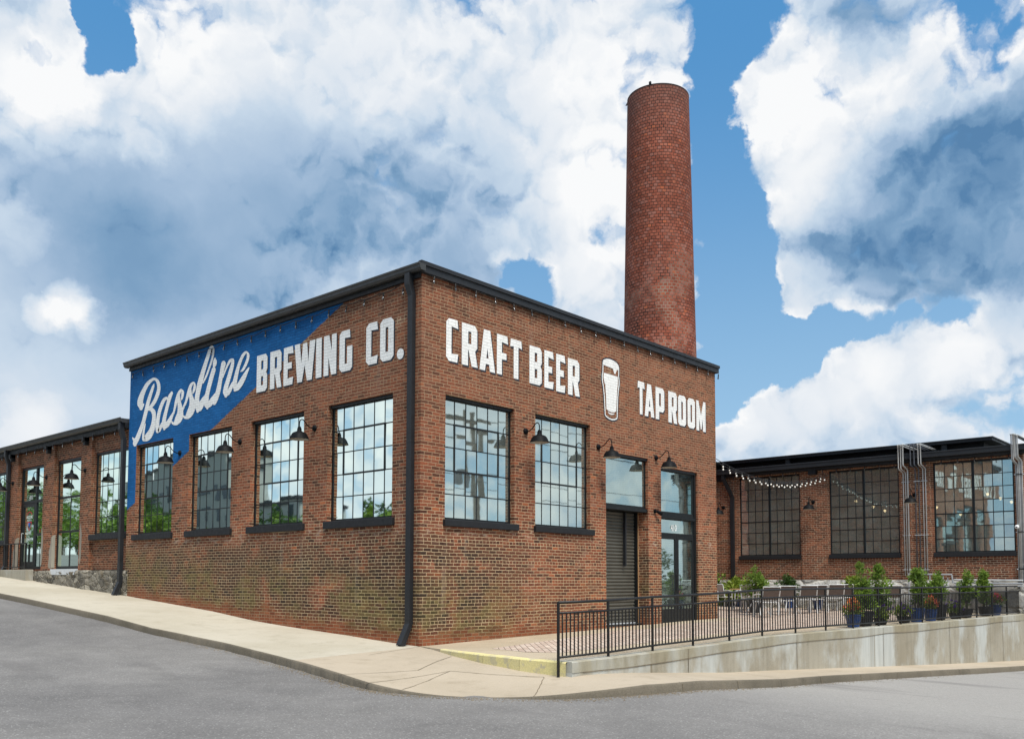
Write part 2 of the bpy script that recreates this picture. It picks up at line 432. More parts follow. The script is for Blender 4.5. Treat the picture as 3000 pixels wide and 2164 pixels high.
        st = t.m('MULTIPLY', t.sstep(t.noise(pos, 0.8, 6.0, 0.6), 0.52, 0.70), 0.5)
        c = t.mix(st, c, (0.06, 0.035, 0.022))
        pl = t.m('MULTIPLY', t.sstep(t.noise(t.vm('ADD', pos, (3.0, 9.0, 1.0)), 1.5, 5.0, 0.6), 0.67, 0.73), 0.7)
        c = t.mix(pl, c, (0.40, 0.26, 0.20))
    if kind == 'main':
        c = t.mix(mort, c, mc)
        ln = t.m('ADD', pz, t.m('MULTIPLY', py, 0.405))
        ln = t.m('MULTIPLY_ADD', t.m('SUBTRACT', t.noise(pos, 6.0, 3.0), 0.5), 0.05, ln)
        bl = t.m('MULTIPLY', t.sstep(ln, 8.100, 8.118), t.m('MULTIPLY', onA, t.m('LESS_THAN', px, 0.02)))
        bc = t.mix(t.m('MULTIPLY', t.m('SUBTRACT', 1.0, t.sstep(dm, 0.0015, 0.0065)), 0.75), t.mix(r, (0.007, 0.095, 0.265), (0.012, 0.122, 0.33)), (0.003, 0.030, 0.105))
        kb = t.rng(t.noise(pos, 1.1, 5.0, 0.6), 0.3, 0.7, 0.88, 1.12); bc = t.mix(1.0, bc, t.comb(kb, kb, kb), 'MULTIPLY')
        c = t.mix(bl, c, bc)
    else: c = t.mix(mort, c, mc)
    t.put(p.inputs['Base Color'], c); p.inputs['Roughness'].default_value = 0.86; p.inputs['Specular IOR Level'].default_value = 0.2
    hgt = t.m('MULTIPLY_ADD', t.noise(pos, 60.0, 3.0), 0.25, t.sstep(dm, 0.0, mortar*0.8))
    t.put(p.inputs['Normal'], t.bump(hgt, 0.55, 0.006))
    return m
RED = [(0.0, (0.070, 0.030, 0.019)), (0.20, (0.155, 0.052, 0.028)), (0.52, (0.212, 0.069, 0.036)), (0.78, (0.28, 0.085, 0.040)), (0.93, (0.20, 0.092, 0.060)), (1.0, (0.37, 0.115, 0.046))]
DARKRED = [(0.0, (0.085, 0.032, 0.020)), (0.35, (0.15, 0.050, 0.027)), (0.8, (0.225, 0.074, 0.037)), (1.0, (0.30, 0.105, 0.05))]
WINGRED = [(0.0, (0.085, 0.032, 0.019)), (0.4, (0.155, 0.052, 0.027)), (0.8, (0.215, 0.072, 0.036)), (1.0, (0.30, 0.10, 0.048))]
STACK = [(0.0, (0.19, 0.054, 0.031)), (0.35, (0.245, 0.068, 0.038)), (0.7, (0.28, 0.088, 0.053)), (0.93, (0.27, 0.11, 0.08)), (1.0, (0.37, 0.10, 0.043))]
M_brick = brick_mat('weathered_brick', RED, (0.60, 0.46, 0.29), kind='main')
M_wing = brick_mat('wing_brick', WINGRED, (0.46, 0.35, 0.23))
M_hall = brick_mat('hall_brick', DARKRED, (0.50, 0.40, 0.28), mortar=0.013)
CH = (18.118, 6.15)
M_stack = brick_mat('chimney_brick', STACK, (0.030, 0.018, 0.015), w=0.168, h=0.121, mortar=0.021, kind='stack', cyl=(CH[0], CH[1], 0.168*51/(2*math.pi)), header=0)

def paint_on_brick(name, col, dark):
    m, t, p, out = mat(name)
    pos, (px, py, pz), nn, dm, r, r2 = brick_nodes(t, 0.205, 0.0667, 0.011)
    k = t.rng(t.noise(pos, 2.2, 6.0, 0.6), 0.3, 0.7, 0.9, 1.06); c = t.mix(1.0, col, t.comb(k, k, k), 'MULTIPLY')
    ml = t.m('MULTIPLY', t.m('SUBTRACT', 1.0, t.sstep(dm, 0.002, 0.008)), t.rng(t.noise(pos, 7.0, 3.0), 0.35, 0.65, 0.22, 0.85))
    c = t.mix(ml, c, dark)
    fl = t.sstep(t.noise(pos, 17.0, 5.0, 0.7), 0.70, 0.74); c = t.mix(t.m('MULTIPLY', fl, 0.75), c, dark)
    t.put(p.inputs['Base Color'], c); p.inputs['Roughness'].default_value = 0.7
    t.put(p.inputs['Normal'], t.bump(t.sstep(dm, 0.0, 0.009), 0.5, 0.005))
    return m
M_white = paint_on_brick('white_wall_paint', (0.80, 0.80, 0.77), (0.42, 0.40, 0.37))
M_shadow = paint_on_brick('charcoal_wall_paint', (0.028, 0.032, 0.042), (0.02, 0.02, 0.024))

def concrete(name, col, stain, rough=0.85, joint=None, speck=0.10, streak=0.0):
    m, t, p, out = mat(name)
    pos = t.new('ShaderNodeNewGeometry').outputs['Position']
    n1 = t.noise(pos, 0.45, 6.0, 0.62); n2 = t.noise(t.vm('ADD', pos, (4.0, 8.0, 2.0)), 2.4, 6.0, 0.65); n3 = t.noise(pos, 45.0, 3.0, 0.7)
    c = t.mix(t.sstep(n1, 0.38, 0.66), col, stain)
    c = t.mix(t.m('MULTIPLY', t.sstep(n2, 0.52, 0.74), 0.5), c, (stain[0]*0.72, stain[1]*0.70, stain[2]*0.66))
    k = t.rng(n3, 0.25, 0.75, 1.0-speck, 1.0+speck); c = t.mix(1.0, c, t.comb(k, k, k), 'MULTIPLY')
    if streak:
        s2 = t.noise(t.vm('ADD', t.vm('MULTIPLY', pos, (1.0, 1.0, 0.55)), (5.0, 2.0, 0.0)), 0.75, 7.0, 0.62)
        c = t.mix(t.m('MULTIPLY', t.sstep(s2, 0.44, 0.60), streak), c, (0.47, 0.49, 0.47))
        fine = t.noise(t.vm('MULTIPLY', pos, (1.0, 1.0, 0.08)), 7.0, 4.0, 0.6); kf = t.rng(fine, 0.3, 0.7, 0.88, 1.10); c = t.mix(1.0, c, t.comb(kf, kf, kf), 'MULTIPLY')
        s1 = t.noise(t.vm('MULTIPLY', pos, (1.0, 1.0, 0.02)), 1.9, 3.0, 0.55)
        c = t.mix(t.m('MULTIPLY', t.sstep(s1, 0.66, 0.70), streak*0.9), c, (0.17, 0.135, 0.08))
        hole = t.sstep(t.vor(pos, 3.2), 0.055, 0.035); c = t.mix(t.m('MULTIPLY', hole, 0.7), c, (0.06, 0.05, 0.04))
    t.put(p.inputs['Base Color'], c); p.inputs['Roughness'].default_value = rough; p.inputs['Specular IOR Level'].default_value = 0.25
    t.put(p.inputs['Normal'], t.bump(t.m('ADD', n3, t.m('MULTIPLY', n2, 0.6)), 0.25, 0.006))
    return m
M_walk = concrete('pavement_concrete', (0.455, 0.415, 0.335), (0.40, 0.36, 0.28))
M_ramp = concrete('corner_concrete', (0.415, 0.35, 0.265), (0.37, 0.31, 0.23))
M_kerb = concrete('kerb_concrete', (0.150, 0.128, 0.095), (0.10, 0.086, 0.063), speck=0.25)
M_slab = concrete('slab_concrete', (0.42, 0.35, 0.255), (0.37, 0.30, 0.21))
M_rwall = concrete('wall_concrete', (0.33, 0.305, 0.245), (0.27, 0.24, 0.18), streak=0.8)
M_cap = concrete('cap_concrete', (0.30, 0.275, 0.205), (0.25, 0.215, 0.145), streak=0.45)
M_joint = plain('joint_dirt', (0.17, 0.135, 0.09), 0.95, var=0.4, scale=9)
def worn_yellow():
    m = concrete('yellow_kerb_paint', (0.64, 0.56, 0.26), (0.58, 0.52, 0.32), speck=0.16); t = NT(m.node_tree)
    b = next(n for n in t.n if n.type == 'BSDF_PRINCIPLED').inputs['Base Color']; src = b.links[0].from_socket
    pos = t.new('ShaderNodeNewGeometry').outputs['Position']
    f = t.sstep(t.noise(pos, 5.0, 7.0, 0.7), 0.53, 0.60); f2 = t.sstep(t.noise(pos, 0.9, 3.0, 0.5), 0.3, 0.6)
    t.l.new(t.mix(t.m('MULTIPLY', f, t.m('MULTIPLY_ADD', f2, 0.6, 0.2)), src, (0.42, 0.38, 0.29)), b); return m
M_yellow = worn_yellow()
M_render = concrete('cement_render', (0.30, 0.27, 0.22), (0.24, 0.21, 0.165))

def asphalt():
    m, t, p, out = mat('worn_asphalt')
    pos = t.new('ShaderNodeNewGeometry').outputs['Position']
    n1 = t.noise(pos, 0.22, 6.0, 0.6); n2 = t.noise(pos, 1.4, 6.0, 0.65)
    c = t.mix(t.sstep(n1, 0.35, 0.68), (0.140, 0.134, 0.129), (0.186, 0.178, 0.168))
    k2 = t.rng(n2, 0.28, 0.72, 0.84, 1.14); c = t.mix(1.0, c, t.comb(k2, k2, k2), 'MULTIPLY')
    v = t.vor(pos, 62.0, out='Color'); vr, vg, vb = t.sep(v)
    px, py, pz = t.sep(pos)
    paler = t.m('MULTIPLY', t.sstep(t.m('ADD', px, t.m('MULTIPLY', py, -1.1)), 1.0, 11.0), t.sstep(px, -7.0, 3.0)); c = t.mix(t.m('MULTIPLY', paler, 0.85), c, (0.30, 0.285, 0.262))  # asphalt grows paler towards the right hand street
    k = t.rng(vr, 0.0, 1.0, 0.85, 1.15); c = t.mix(1.0, c, t.comb(k, k, k), 'MULTIPLY')
    gr = t.sstep(vg, 0.93, 0.97); c = t.mix(t.m('MULTIPLY', gr, 0.4), c, (0.42, 0.41, 0.39))
    # tyre-polished oil streaks along the kerb side lane
    st = t.m('MULTIPLY', t.sstep(t.noise(t.vm('MULTIPLY', pos, (1.0, 0.22, 1.0)), 1.0, 5.0, 0.6), 0.54, 0.70), 0.42)
    c = t.mix(st, c, (0.115, 0.108, 0.104))
    spot = t.sstep(t.noise(t.vm('ADD', pos, (9.0, 1.0, 0.0)), 3.2, 2.0, 0.5), 0.76, 0.80); c = t.mix(t.m('MULTIPLY', spot, 0.6), c, (0.06, 0.057, 0.055))
    cr = t.vor(t.vm('ADD', pos, t.scale(t.noise(pos, 1.2, 4.0, 0.6, col=True), 0.6)), 0.16, feature='DISTANCE_TO_EDGE')
    crack = t.m('MULTIPLY', t.sstep(cr, 0.0022, 0.0008), t.sstep(n2, 0.46, 0.6)); c = t.mix(t.m('MULTIPLY', crack, 0.15), c, (0.05, 0.047, 0.045))
    t.put(p.inputs['Base Color'], c); p.inputs['Roughness'].default_value = 0.88; p.inputs['Specular IOR Level'].default_value = 0.25
    t.put(p.inputs['Normal'], t.bump(vr, 0.35, 0.006))
    return m
M_road = asphalt()

def paver_mat():                                        # herringbone look: diagonal running bond
    m, t, p, out = mat('brick_pavers')
    pos = t.new('ShaderNodeNewGeometry').outputs['Position']; px, py, pz = t.sep(pos)
    u = t.m('MULTIPLY', t.m('ADD', px, py), 0.7071); v = t.m('MULTIPLY', t.m('SUBTRACT', py, px), 0.7071)
    row = t.m('FLOOR', t.m('DIVIDE', v, 0.105)); uu = t.m('ADD', t.m('DIVIDE', u, 0.21), t.m('MULTIPLY', t.m('FLOORED_MODULO', row, 2.0), 0.5))
    fx = t.m('FRACT', uu); fy = t.m('FRACT', t.m('DIVIDE', v, 0.105))
    d = t.m('MINIMUM', t.m('MULTIPLY', t.m('MINIMUM', fx, t.m('SUBTRACT', 1.0, fx)), 0.21), t.m('MULTIPLY', t.m('MINIMUM', fy, t.m('SUBTRACT', 1.0, fy)), 0.105))
    r = t.white(t.comb(t.m('FLOOR', uu), row, 0.3))
    c = t.ramp(r, [(0.0, (0.40, 0.30, 0.235)), (0.5, (0.47, 0.37, 0.30)), (1.0, (0.53, 0.44, 0.36))])
    k = t.rng(t.noise(pos, 1.1, 6.0, 0.65), 0.3, 0.7, 0.85, 1.12); c = t.mix(1.0, c, t.comb(k, k, k), 'MULTIPLY')
    gap = t.m('SUBTRACT', 1.0, t.sstep(d, 0.003, 0.009)); c = t.mix(t.m('MULTIPLY', gap, 0.9), c, (0.085, 0.06, 0.045))
    t.put(p.inputs['Base Color'], c); p.inputs['Roughness'].default_value = 0.85
    t.put(p.inputs['Normal'], t.bump(t.sstep(d, 0.0, 0.01), 0.5, 0.006))
    return m
M_paver = paver_mat()

def stone_mat(name, a, b, c3, scale=3.2, gap=(0.30, 0.27, 0.21)):
    m, t, p, out = mat(name)
    pos = t.new('ShaderNodeNewGeometry').outputs['Position']
    q = t.vm('MULTIPLY', pos, (1.0, 1.0, 1.7)); q = t.vm('ADD', q, t.scale(t.noise(pos, 2.2, 4.0, 0.6, col=True), 0.30))
    e = t.vor(q, scale, feature='DISTANCE_TO_EDGE'); cc = t.sep(t.vor(q, scale, out='Color'))[0]
    n = t.noise(pos, 9.0, 7.0, 0.7)
    c = t.ramp(t.m('ADD', t.m('MULTIPLY', cc, 0.5), t.m('MULTIPLY', n, 0.5)), [(0.25, a), (0.5, b), (0.75, c3)])
    ms = t.sstep(t.noise(pos, 1.6, 5.0, 0.6), 0.55, 0.7); c = t.mix(t.m('MULTIPLY', ms, 0.45), c, (0.17, 0.12, 0.055))
    c = t.mix(t.m('MULTIPLY', t.sstep(e, 0.055, 0.02), 0.55), c, gap)
    t.put(p.inputs['Base Color'], c); p.inputs['Roughness'].default_value = 0.95
    h = t.m('ADD', t.m('MULTIPLY', t.sstep(e, 0.0, 0.14), 0.8), t.m('MULTIPLY', n, 0.8))
    t.put(p.inputs['Normal'], t.bump(h, 0.95, 0.07))
    return m
M_stone = stone_mat('rubble_stone', (0.085, 0.078, 0.065), (0.20, 0.18, 0.145), (0.34, 0.31, 0.25))
M_limestone = stone_mat('pale_limestone', (0.24, 0.23, 0.21), (0.37, 0.36, 0.33), (0.50, 0.49, 0.45), scale=1.3)

M_trim = plain('black_gutter_metal', (0.013, 0.0145, 0.017), 0.5, 0.0, var=0.25, scale=3)
M_gutter = plain('charcoal_gutter_metal', (0.040, 0.041, 0.041), 0.45, 0.0, var=0.15, scale=3)
M_trimdark = plain('black_painted_timber', (0.006, 0.0065, 0.0075), 0.6, var=0.25)
M_frame = plain('black_steel_frame', (0.0045, 0.006, 0.0065), 0.5, 0.0, var=0.2)
M_sill = plain('black_sill_paint', (0.009, 0.010, 0.012), 0.65, var=0.3, scale=5, bump=0.15)
M_lamp = plain('black_lamp_enamel', (0.0045, 0.005, 0.006), 0.6, 0.0, var=0.2, scale=12, spec=0.12)
M_lampin = plain('cream_lamp_inside', (0.42, 0.39, 0.33), 0.6, var=0.06)
M_rail = plain('black_railing_paint', (0.007, 0.0062, 0.0058), 0.48, 0.0, var=0.3, scale=7)
M_roof = plain('dark_roof_membrane', (0.03, 0.031, 0.034), 0.7)
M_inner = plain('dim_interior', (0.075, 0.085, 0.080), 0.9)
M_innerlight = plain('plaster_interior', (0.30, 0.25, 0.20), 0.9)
M_chrome = plain('brushed_steel', (0.62, 0.62, 0.60), 0.45, 0.3)
M_sling = plain('brown_sling_fabric', (0.085, 0.060, 0.048), 0.8)
M_wood = plain('pale_table_wood', (0.42, 0.25, 0.12), 0.5)
M_pvc = plain('grey_conduit', (0.30, 0.315, 0.33), 0.5, 0.1, var=0.2, scale=5)
M_pvcw = plain('galvanised_conduit', (0.52, 0.53, 0.52), 0.45, 0.3, var=0.2, scale=5)
M_pvcd = plain('dark_grey_conduit', (0.10, 0.11, 0.13), 0.5, var=0.2)
M_meter = plain('grey_meter_case', (0.38, 0.39, 0.38), 0.5)
M_whitebox = plain('white_plastic', (0.75, 0.75, 0.73), 0.4)
M_bluepot = plain('cobalt_glazed_pot', (0.008, 0.045, 0.17), 0.22, var=0.2, spec=0.6)
M_blackpot = plain('black_plastic_pot', (0.014, 0.014, 0.016), 0.55)
M_soil = plain('potting_soil', (0.035, 0.022, 0.013), 0.95)
M_bark = plain('grey_brown_bark', (0.12, 0.085, 0.055), 0.9, bump=0.5)
M_pole = plain('weathered_pole_timber', (0.16, 0.12, 0.085), 0.9)
M_cable = plain('black_cable', (0.012, 0.012, 0.012), 0.6)
M_slat = plain('grey_green_shutter_steel', (0.105, 0.100, 0.082), 0.45, 0.3, var=0.18, scale=2.5)
M_doorwhite = plain('pale_weather_strip', (0.55, 0.57, 0.58), 0.6)
M_decalw = plain('white_vinyl', (0.80, 0.80, 0.78), 0.5)
M_decalb = plain('blue_vinyl', (0.02, 0.10, 0.45), 0.5)
M_decalr = plain('red_vinyl', (0.55, 0.03, 0.05), 0.5)
M_skin = plain('skin', (0.50, 0.29, 0.19), 0.55, var=0.05)
M_hair = plain('brown_hair', (0.05, 0.025, 0.014), 0.6)
M_shirt = plain('pale_shirt', (0.66, 0.62, 0.56), 0.8, var=0.08)
M_feather = plain('grey_feathers', (0.14, 0.14, 0.15), 0.8)
M_beige = plain('pale_apartment_render', (0.30, 0.31, 0.29), 0.85)
M_winglass = plain('dark_far_window', (0.03, 0.04, 0.05), 0.2)

def emit(name, col, k):
    m = bpy.data.materials.new(name); m.use_nodes = True; t = NT(m.node_tree); t.n.clear()
    e = t.new('ShaderNodeEmission'); t.put(e.inputs[0], col4(col)); e.inputs[1].default_value = k
    t.l.new(e.outputs[0], t.new('ShaderNodeOutputMaterial').inputs[0]); return m
M_glow = emit('warm_filament_glow', (1.0, 0.72, 0.42), 1.6)
M_neon = emit('green_neon', (0.15, 1.0, 0.08), 1.4)

def glass_mat(name, refl, tint, trans, wob=0.02, haze=0.10):
    m = bpy.data.materials.new(name); m.use_nodes = True; t = NT(m.node_tree); t.n.clear()
    out = t.new('ShaderNodeOutputMaterial'); pos = t.new('ShaderNodeNewGeometry').outputs['Position']
    b = t.bump(t.noise(pos, 1.6, 2.0, 0.5), 1.0, wob)
    g = t.new('ShaderNodeBsdfGlossy'); g.inputs['Roughness'].default_value = 0.022; t.put(g.inputs['Color'], col4(tint)); t.put(g.inputs['Normal'], b)
    tr = t.new('ShaderNodeBsdfTransparent'); t.put(tr.inputs['Color'], col4(trans))
    df = t.new('ShaderNodeBsdfDiffuse'); t.put(df.inputs['Color'], (0.30, 0.35, 0.32, 1.0))
    dirt_haze = t.m('MULTIPLY_ADD', t.sstep(t.noise(pos, 2.2, 6.0, 0.65), 0.35, 0.75), 0.28, haze)  # patchy dirt, plus an even pale haze painted in for milky sky reflection
    mx0 = t.new('ShaderNodeMixShader'); t.put(mx0.inputs[0], dirt_haze); t.l.new(tr.outputs[0], mx0.inputs[1]); t.l.new(df.outputs[0], mx0.inputs[2])
    lw = t.new('ShaderNodeFresnel'); lw.inputs['IOR'].default_value = 1.5; t.put(lw.inputs['Normal'], b)
    f = t.m('MULTIPLY_ADD', lw.outputs[0], 1.0-refl, refl, clamp=True)
    mx = t.new('ShaderNodeMixShader'); t.put(mx.inputs[0], f); t.l.new(mx0.outputs[0], mx.inputs[1]); t.l.new(g.outputs[0], mx.inputs[2])
    t.l.new(mx.outputs[0], out.inputs[0]); return m
M_glass = glass_mat('old_window_glass', 0.60, (0.80, 0.93, 0.89), (0.55, 0.70, 0.64), 0.0009, 0.42)
M_wingglass = glass_mat('wing_window_glass', 0.20, (0.74, 0.92, 0.86), (0.45, 0.58, 0.54), 0.0009, 0.06)
M_doorglass = glass_mat('door_glass', 0.52, (0.78, 0.95, 0.90), (0.50, 0.66, 0.60), 0.0008)
M_hallglass = glass_mat('hall_window_glass', 0.46, (0.80, 0.94, 0.90), (0.72, 0.80, 0.74), 0.001, 0.32)
def bulb_mat():
    m, t, p, out = mat('clear_bulb_glass'); t.put(p.inputs['Base Color'], (0.05, 0.048, 0.044, 1)); p.inputs['Roughness'].default_value = 0.12; p.inputs['Specular IOR Level'].default_value = 0.5
    p.inputs['Transmission Weight'].default_value = 0.35; return m
M_bulb = bulb_mat()
M_bulbw = plain('white_globe_bulb', (0.86, 0.83, 0.75), 0.25, var=0.03)
def leaf_mat(name, a, b, tr=0.35):
    m, t, p, out = mat(name)
    g = t.new('ShaderNodeNewGeometry'); c = t.mix(g.outputs['Random Per Island'], a, b)
    t.put(p.inputs['Base Color'], c); p.inputs['Roughness'].default_value = 0.55
    td = t.new('ShaderNodeBsdfTranslucent'); t.put(td.inputs['Color'], c)
    mx = t.new('ShaderNodeMixShader'); mx.inputs[0].default_value = tr; t.l.new(p.outputs[0], mx.inputs[1]); t.l.new(td.outputs[0], mx.inputs[2]); t.l.new(mx.outputs[0], out.inputs[0])
    return m
M_leaf = leaf_mat('shrub_leaves', (0.06, 0.125, 0.016), (0.25, 0.36, 0.055))
M_leafy = leaf_mat('yellow_green_leaves', (0.12, 0.20, 0.02), (0.28, 0.34, 0.05))
M_leafd = leaf_mat('dark_tree_leaves', (0.022, 0.050, 0.010), (0.07, 0.14, 0.022))
M_flred = leaf_mat('red_petals', (0.55, 0.03, 0.03), (0.70, 0.20, 0.10), 0.2)
M_florange = leaf_mat('orange_petals', (0.65, 0.10, 0.02), (0.70, 0.32, 0.10), 0.2)
M_flpurp = leaf_mat('purple_petals', (0.06, 0.015, 0.20), (0.16, 0.05, 0.36), 0.2)
M_flpink = leaf_mat('pink_petals', (0.60, 0.02, 0.16), (0.70, 0.12, 0.30), 0.2)
# ------------------------------------------------------------------ terrain
def lerp_tab(tab, x):
    if x <= tab[0][0]: return tab[0][1]
    for (a, fa), (b, fb) in zip(tab, tab[1:]):
        if x <= b: return fa+(fb-fa)*(x-a)/(b-a)
    return tab[-1][1]
GY = [(-60, -1.3), (-8, -.18), (0, 0), (1.27, .064), (2.37, .134), (3.56, .188), (5.4, .291), (7.5, .49), (12, .80), (20, 1.3), (60, 3.6)]
HX = [(-60, -.6), (-12, -.2), (-2.9, -.055), (-1.27, -.01), (0, -.06), (3.1, -.29), (8.65, -.54), (13.6, -.76), (20.7, -1.05), (60, -2.6)]
def ground(x, y):
    h = lerp_tab(HX, x)
    if x > -1.27:
        w = min(1, max(0, (-y-1.0)/2.5)); base = -.01*max(0, -x)/1.27; h = base+(h-base)*w
    z = lerp_tab(GY, y if x < 0.6 else min(y, 0.0)) + h
    return z - .13*math.exp(-(((x+3.0)**2+(y+4.4)**2)/2.25))
def road_z(x, y):
    q = math.exp(-(((x+3.0)**2+(y+4.4)**2)/2.25))
    z = lerp_tab(GY, y if x < 0.6 else min(y, 0.0)) + lerp_tab(HX, x)
    if x > 0.6 and y > -4.4: z -= 0.8
    return z - .128
PW = [(-2, 0), (0, 0), (1.03, .01), (4.4, .08), (6, .16), (11, .20), (15, .25), (19.9, .31)]
PS = [(-1.3, .05), (0, .06), (3, .115), (4.85, .17), (9, .188), (14, .213), (19.9, .255)]
def plaza_z(x, y):
    w = min(1, max(0, -y/3)); return (1-w)*lerp_tab(PW, x)+w*lerp_tab(PS, x)

def sheet(name, outline, zf, material, step, off=0.0, kind='structure'):
    vs = [Vector(p) for p in outline]; n = len(vs); x0 = min(p.x for p in vs); x1 = max(p.x for p in vs); y0 = min(p.y for p in vs); y1 = max(p.y for p in vs)
    edges = [(i, (i+1) % n) for i in range(n)]
    x = x0+step*.5
    while x < x1:
        y = y0+step*.5
        while y < y1: vs.append(Vector((x, y))); y += step
        x += step
    r = delaunay_2d_cdt(vs, edges, [list(range(n))], 1, 1e-5)
    mb = MB(); mb.add([(p.x, p.y, zf(p.x, p.y)+off) for p in r[0]], [tuple(f) for f in r[2]])
    o = mb.build(name, material, smooth=True)
    for p in o.data.polygons:
        if p.normal.z < 0: p.flip()
    o['kind'] = kind; return o
def spline(pts, k=6):
    P = [Vector(p) for p in pts]; out = []
    for i in range(len(P)-1):
        a, b, c, d = P[max(i-1, 0)], P[i], P[i+1], P[min(i+2, len(P)-1)]
        for j in range(k):
            t = j/k; out.append(0.5*((2*b)+(c-a)*t+(2*a-5*b+4*c-d)*t*t+(3*b-a-3*c+d)*t**3))
    out.append(P[-1]); return out

KERB = [(-2.62, 60), (-2.62, 30), (-2.6, 12), (-2.58, 7), (-2.58, 4.3), (-2.66, 2.56), (-2.78, 1.02), (-2.95, -.2), (-3.3, -1.6), (-3.55, -2.7), (-3.56, -3.4), (-3.36, -4.0), (-2.98, -4.55), (-2.55, -5.2), (-2.0, -5.64), (-1.34, -5.92), (-.54, -6.02), (1.25, -5.98), (4.3, -5.85), (7.8, -6.05), (16.5, -6.75), (32, -8.0)]
kl = [(p.x, p.y) for p in spline([(a, b, 0) for a, b in KERB], 5)]
ksplit = min(range(len(kl)), key=lambda i: (kl[i][0]+3.0)**2+(kl[i][1]+.25)**2)
sheet('sidewalk', kl[:ksplit+1]+[(0.0, -0.02), (0.3, 0.05), (0.3, 60)], ground, M_walk, 0.9)
sheet('sidewalk', kl[ksplit:]+[(32, -6.4), (19.9, -5.5), (5, -4.45), (-1.0, -4.4), (0.3, 0.05), (0.0, -0.02)], ground, M_ramp, 0.6)
# kerb face, slightly irregular, with a worn top edge
kb = MB()
for i in range(len(kl)-1):
    seg = 3
    for s in range(seg):
        q = []
        for t in (s/seg, (s+1)/seg):
            x = kl[i][0]+(kl[i+1][0]-kl[i][0])*t; y = kl[i][1]+(kl[i+1][1]-kl[i][1])*t
            tx = kl[i+1][0]-kl[i][0]; ty = kl[i+1][1]-kl[i][1]; L = math.hypot(tx, ty); nx, ny = ty/L, -tx/L
            # outward = towards the road
            if (nx*(-6-x)+ny*(-9-y)) < 0: nx, ny = -nx, -ny
            j = 0.008*math.sin(x*9.1+y*7.3)+0.006*math.sin(x*23+y*31)
            g = ground(x, y)
            q.append([(x-nx*.015, y-ny*.015, g+.004), (x+nx*(.006+j*.5), y+ny*(.006+j*.5), g+.002), (x+nx*(.022+j), y+ny*(.022+j), g-.02), (x+nx*(.035+j), y+ny*(.035+j), road_z(x, y)-.05)])
        o = len(kb.v); kb.v += q[0]+q[1]
        for r in range(3): kb.f.append((o+r, o+r+1, o+r+5, o+r+4))
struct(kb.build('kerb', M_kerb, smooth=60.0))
# slab joints on the corner
def strip(mb, a, b, w, zf, off, n=14):
    a = Vector(a); b = Vector(b); t = (b-a).normalized(); nx = Vector((-t.y, t.x))*w/2
    o = len(mb.v)
    for i in range(n+1):
        p = a+(b-a)*i/n; jx = nx*(0.75+0.5*rnd.random()); wob = Vector((-t.y, t.x))*rnd.uniform(-.006, .006)
        for q in (p+jx+wob, p-jx+wob): mb.v.append((q.x, q.y, zf(q.x, q.y)+off))
    for i in range(n): mb.f.append((o+2*i, o+2*i+1, o+2*i+3, o+2*i+2))
jm = MB()
for a, b in [((-3.45, -2.1), (-2.31, -2.51)), ((-2.31, -2.51), (-.75, -1.65)), ((-3.66, -2.9), (-1.99, -2.89)), ((-1.99, -2.89), (-1.45, -4.3)), ((-1.99, -2.89), (-3.48, -3.5)), ((-1.45, -4.3), (-2.62, -5.1)), ((0, -.04), (-1.66, -.55)), ((.4, -4.75), (.25, -6.0)), ((3.4, -4.75), (3.3, -5.8)), ((6.4, -4.8), (6.35, -5.85))]:
    strip(jm, a, b, 0.013, ground, 0.005)
acc = 0.0                                               # joints down the face of the right hand kerb
for i in range(len(kl)-1):
    (xa, ya), (xb, yb) = kl[i], kl[i+1]; L = math.hypot(xb-xa, yb-ya); u = 0.0
    while xa > -2.2 and acc+L-u > 1.7 and xb < 25:
        u += 1.7-acc; acc = 0.0; q = u/L; x = xa+(xb-xa)*q; y = ya+(yb-ya)*q; tx, ty = (xb-xa)/L*.007, (yb-ya)/L*.007; g = ground(x, y)
        jm.add([(x-tx, y-ty-.052, road_z(x, y)), (x+tx, y+ty-.052, road_z(x, y)), (x+tx, y+ty-.034, g-.012), (x-tx, y-ty-.034, g-.012), (x+tx, y+ty+.03, g+.009), (x-tx, y-ty+.03, g+.009)], [(0, 1, 2, 3), (3, 2, 4, 5)])
    acc = acc+L-u if xa > -2.2 else 0.0
struct(jm.build('pavement_joint', M_joint))
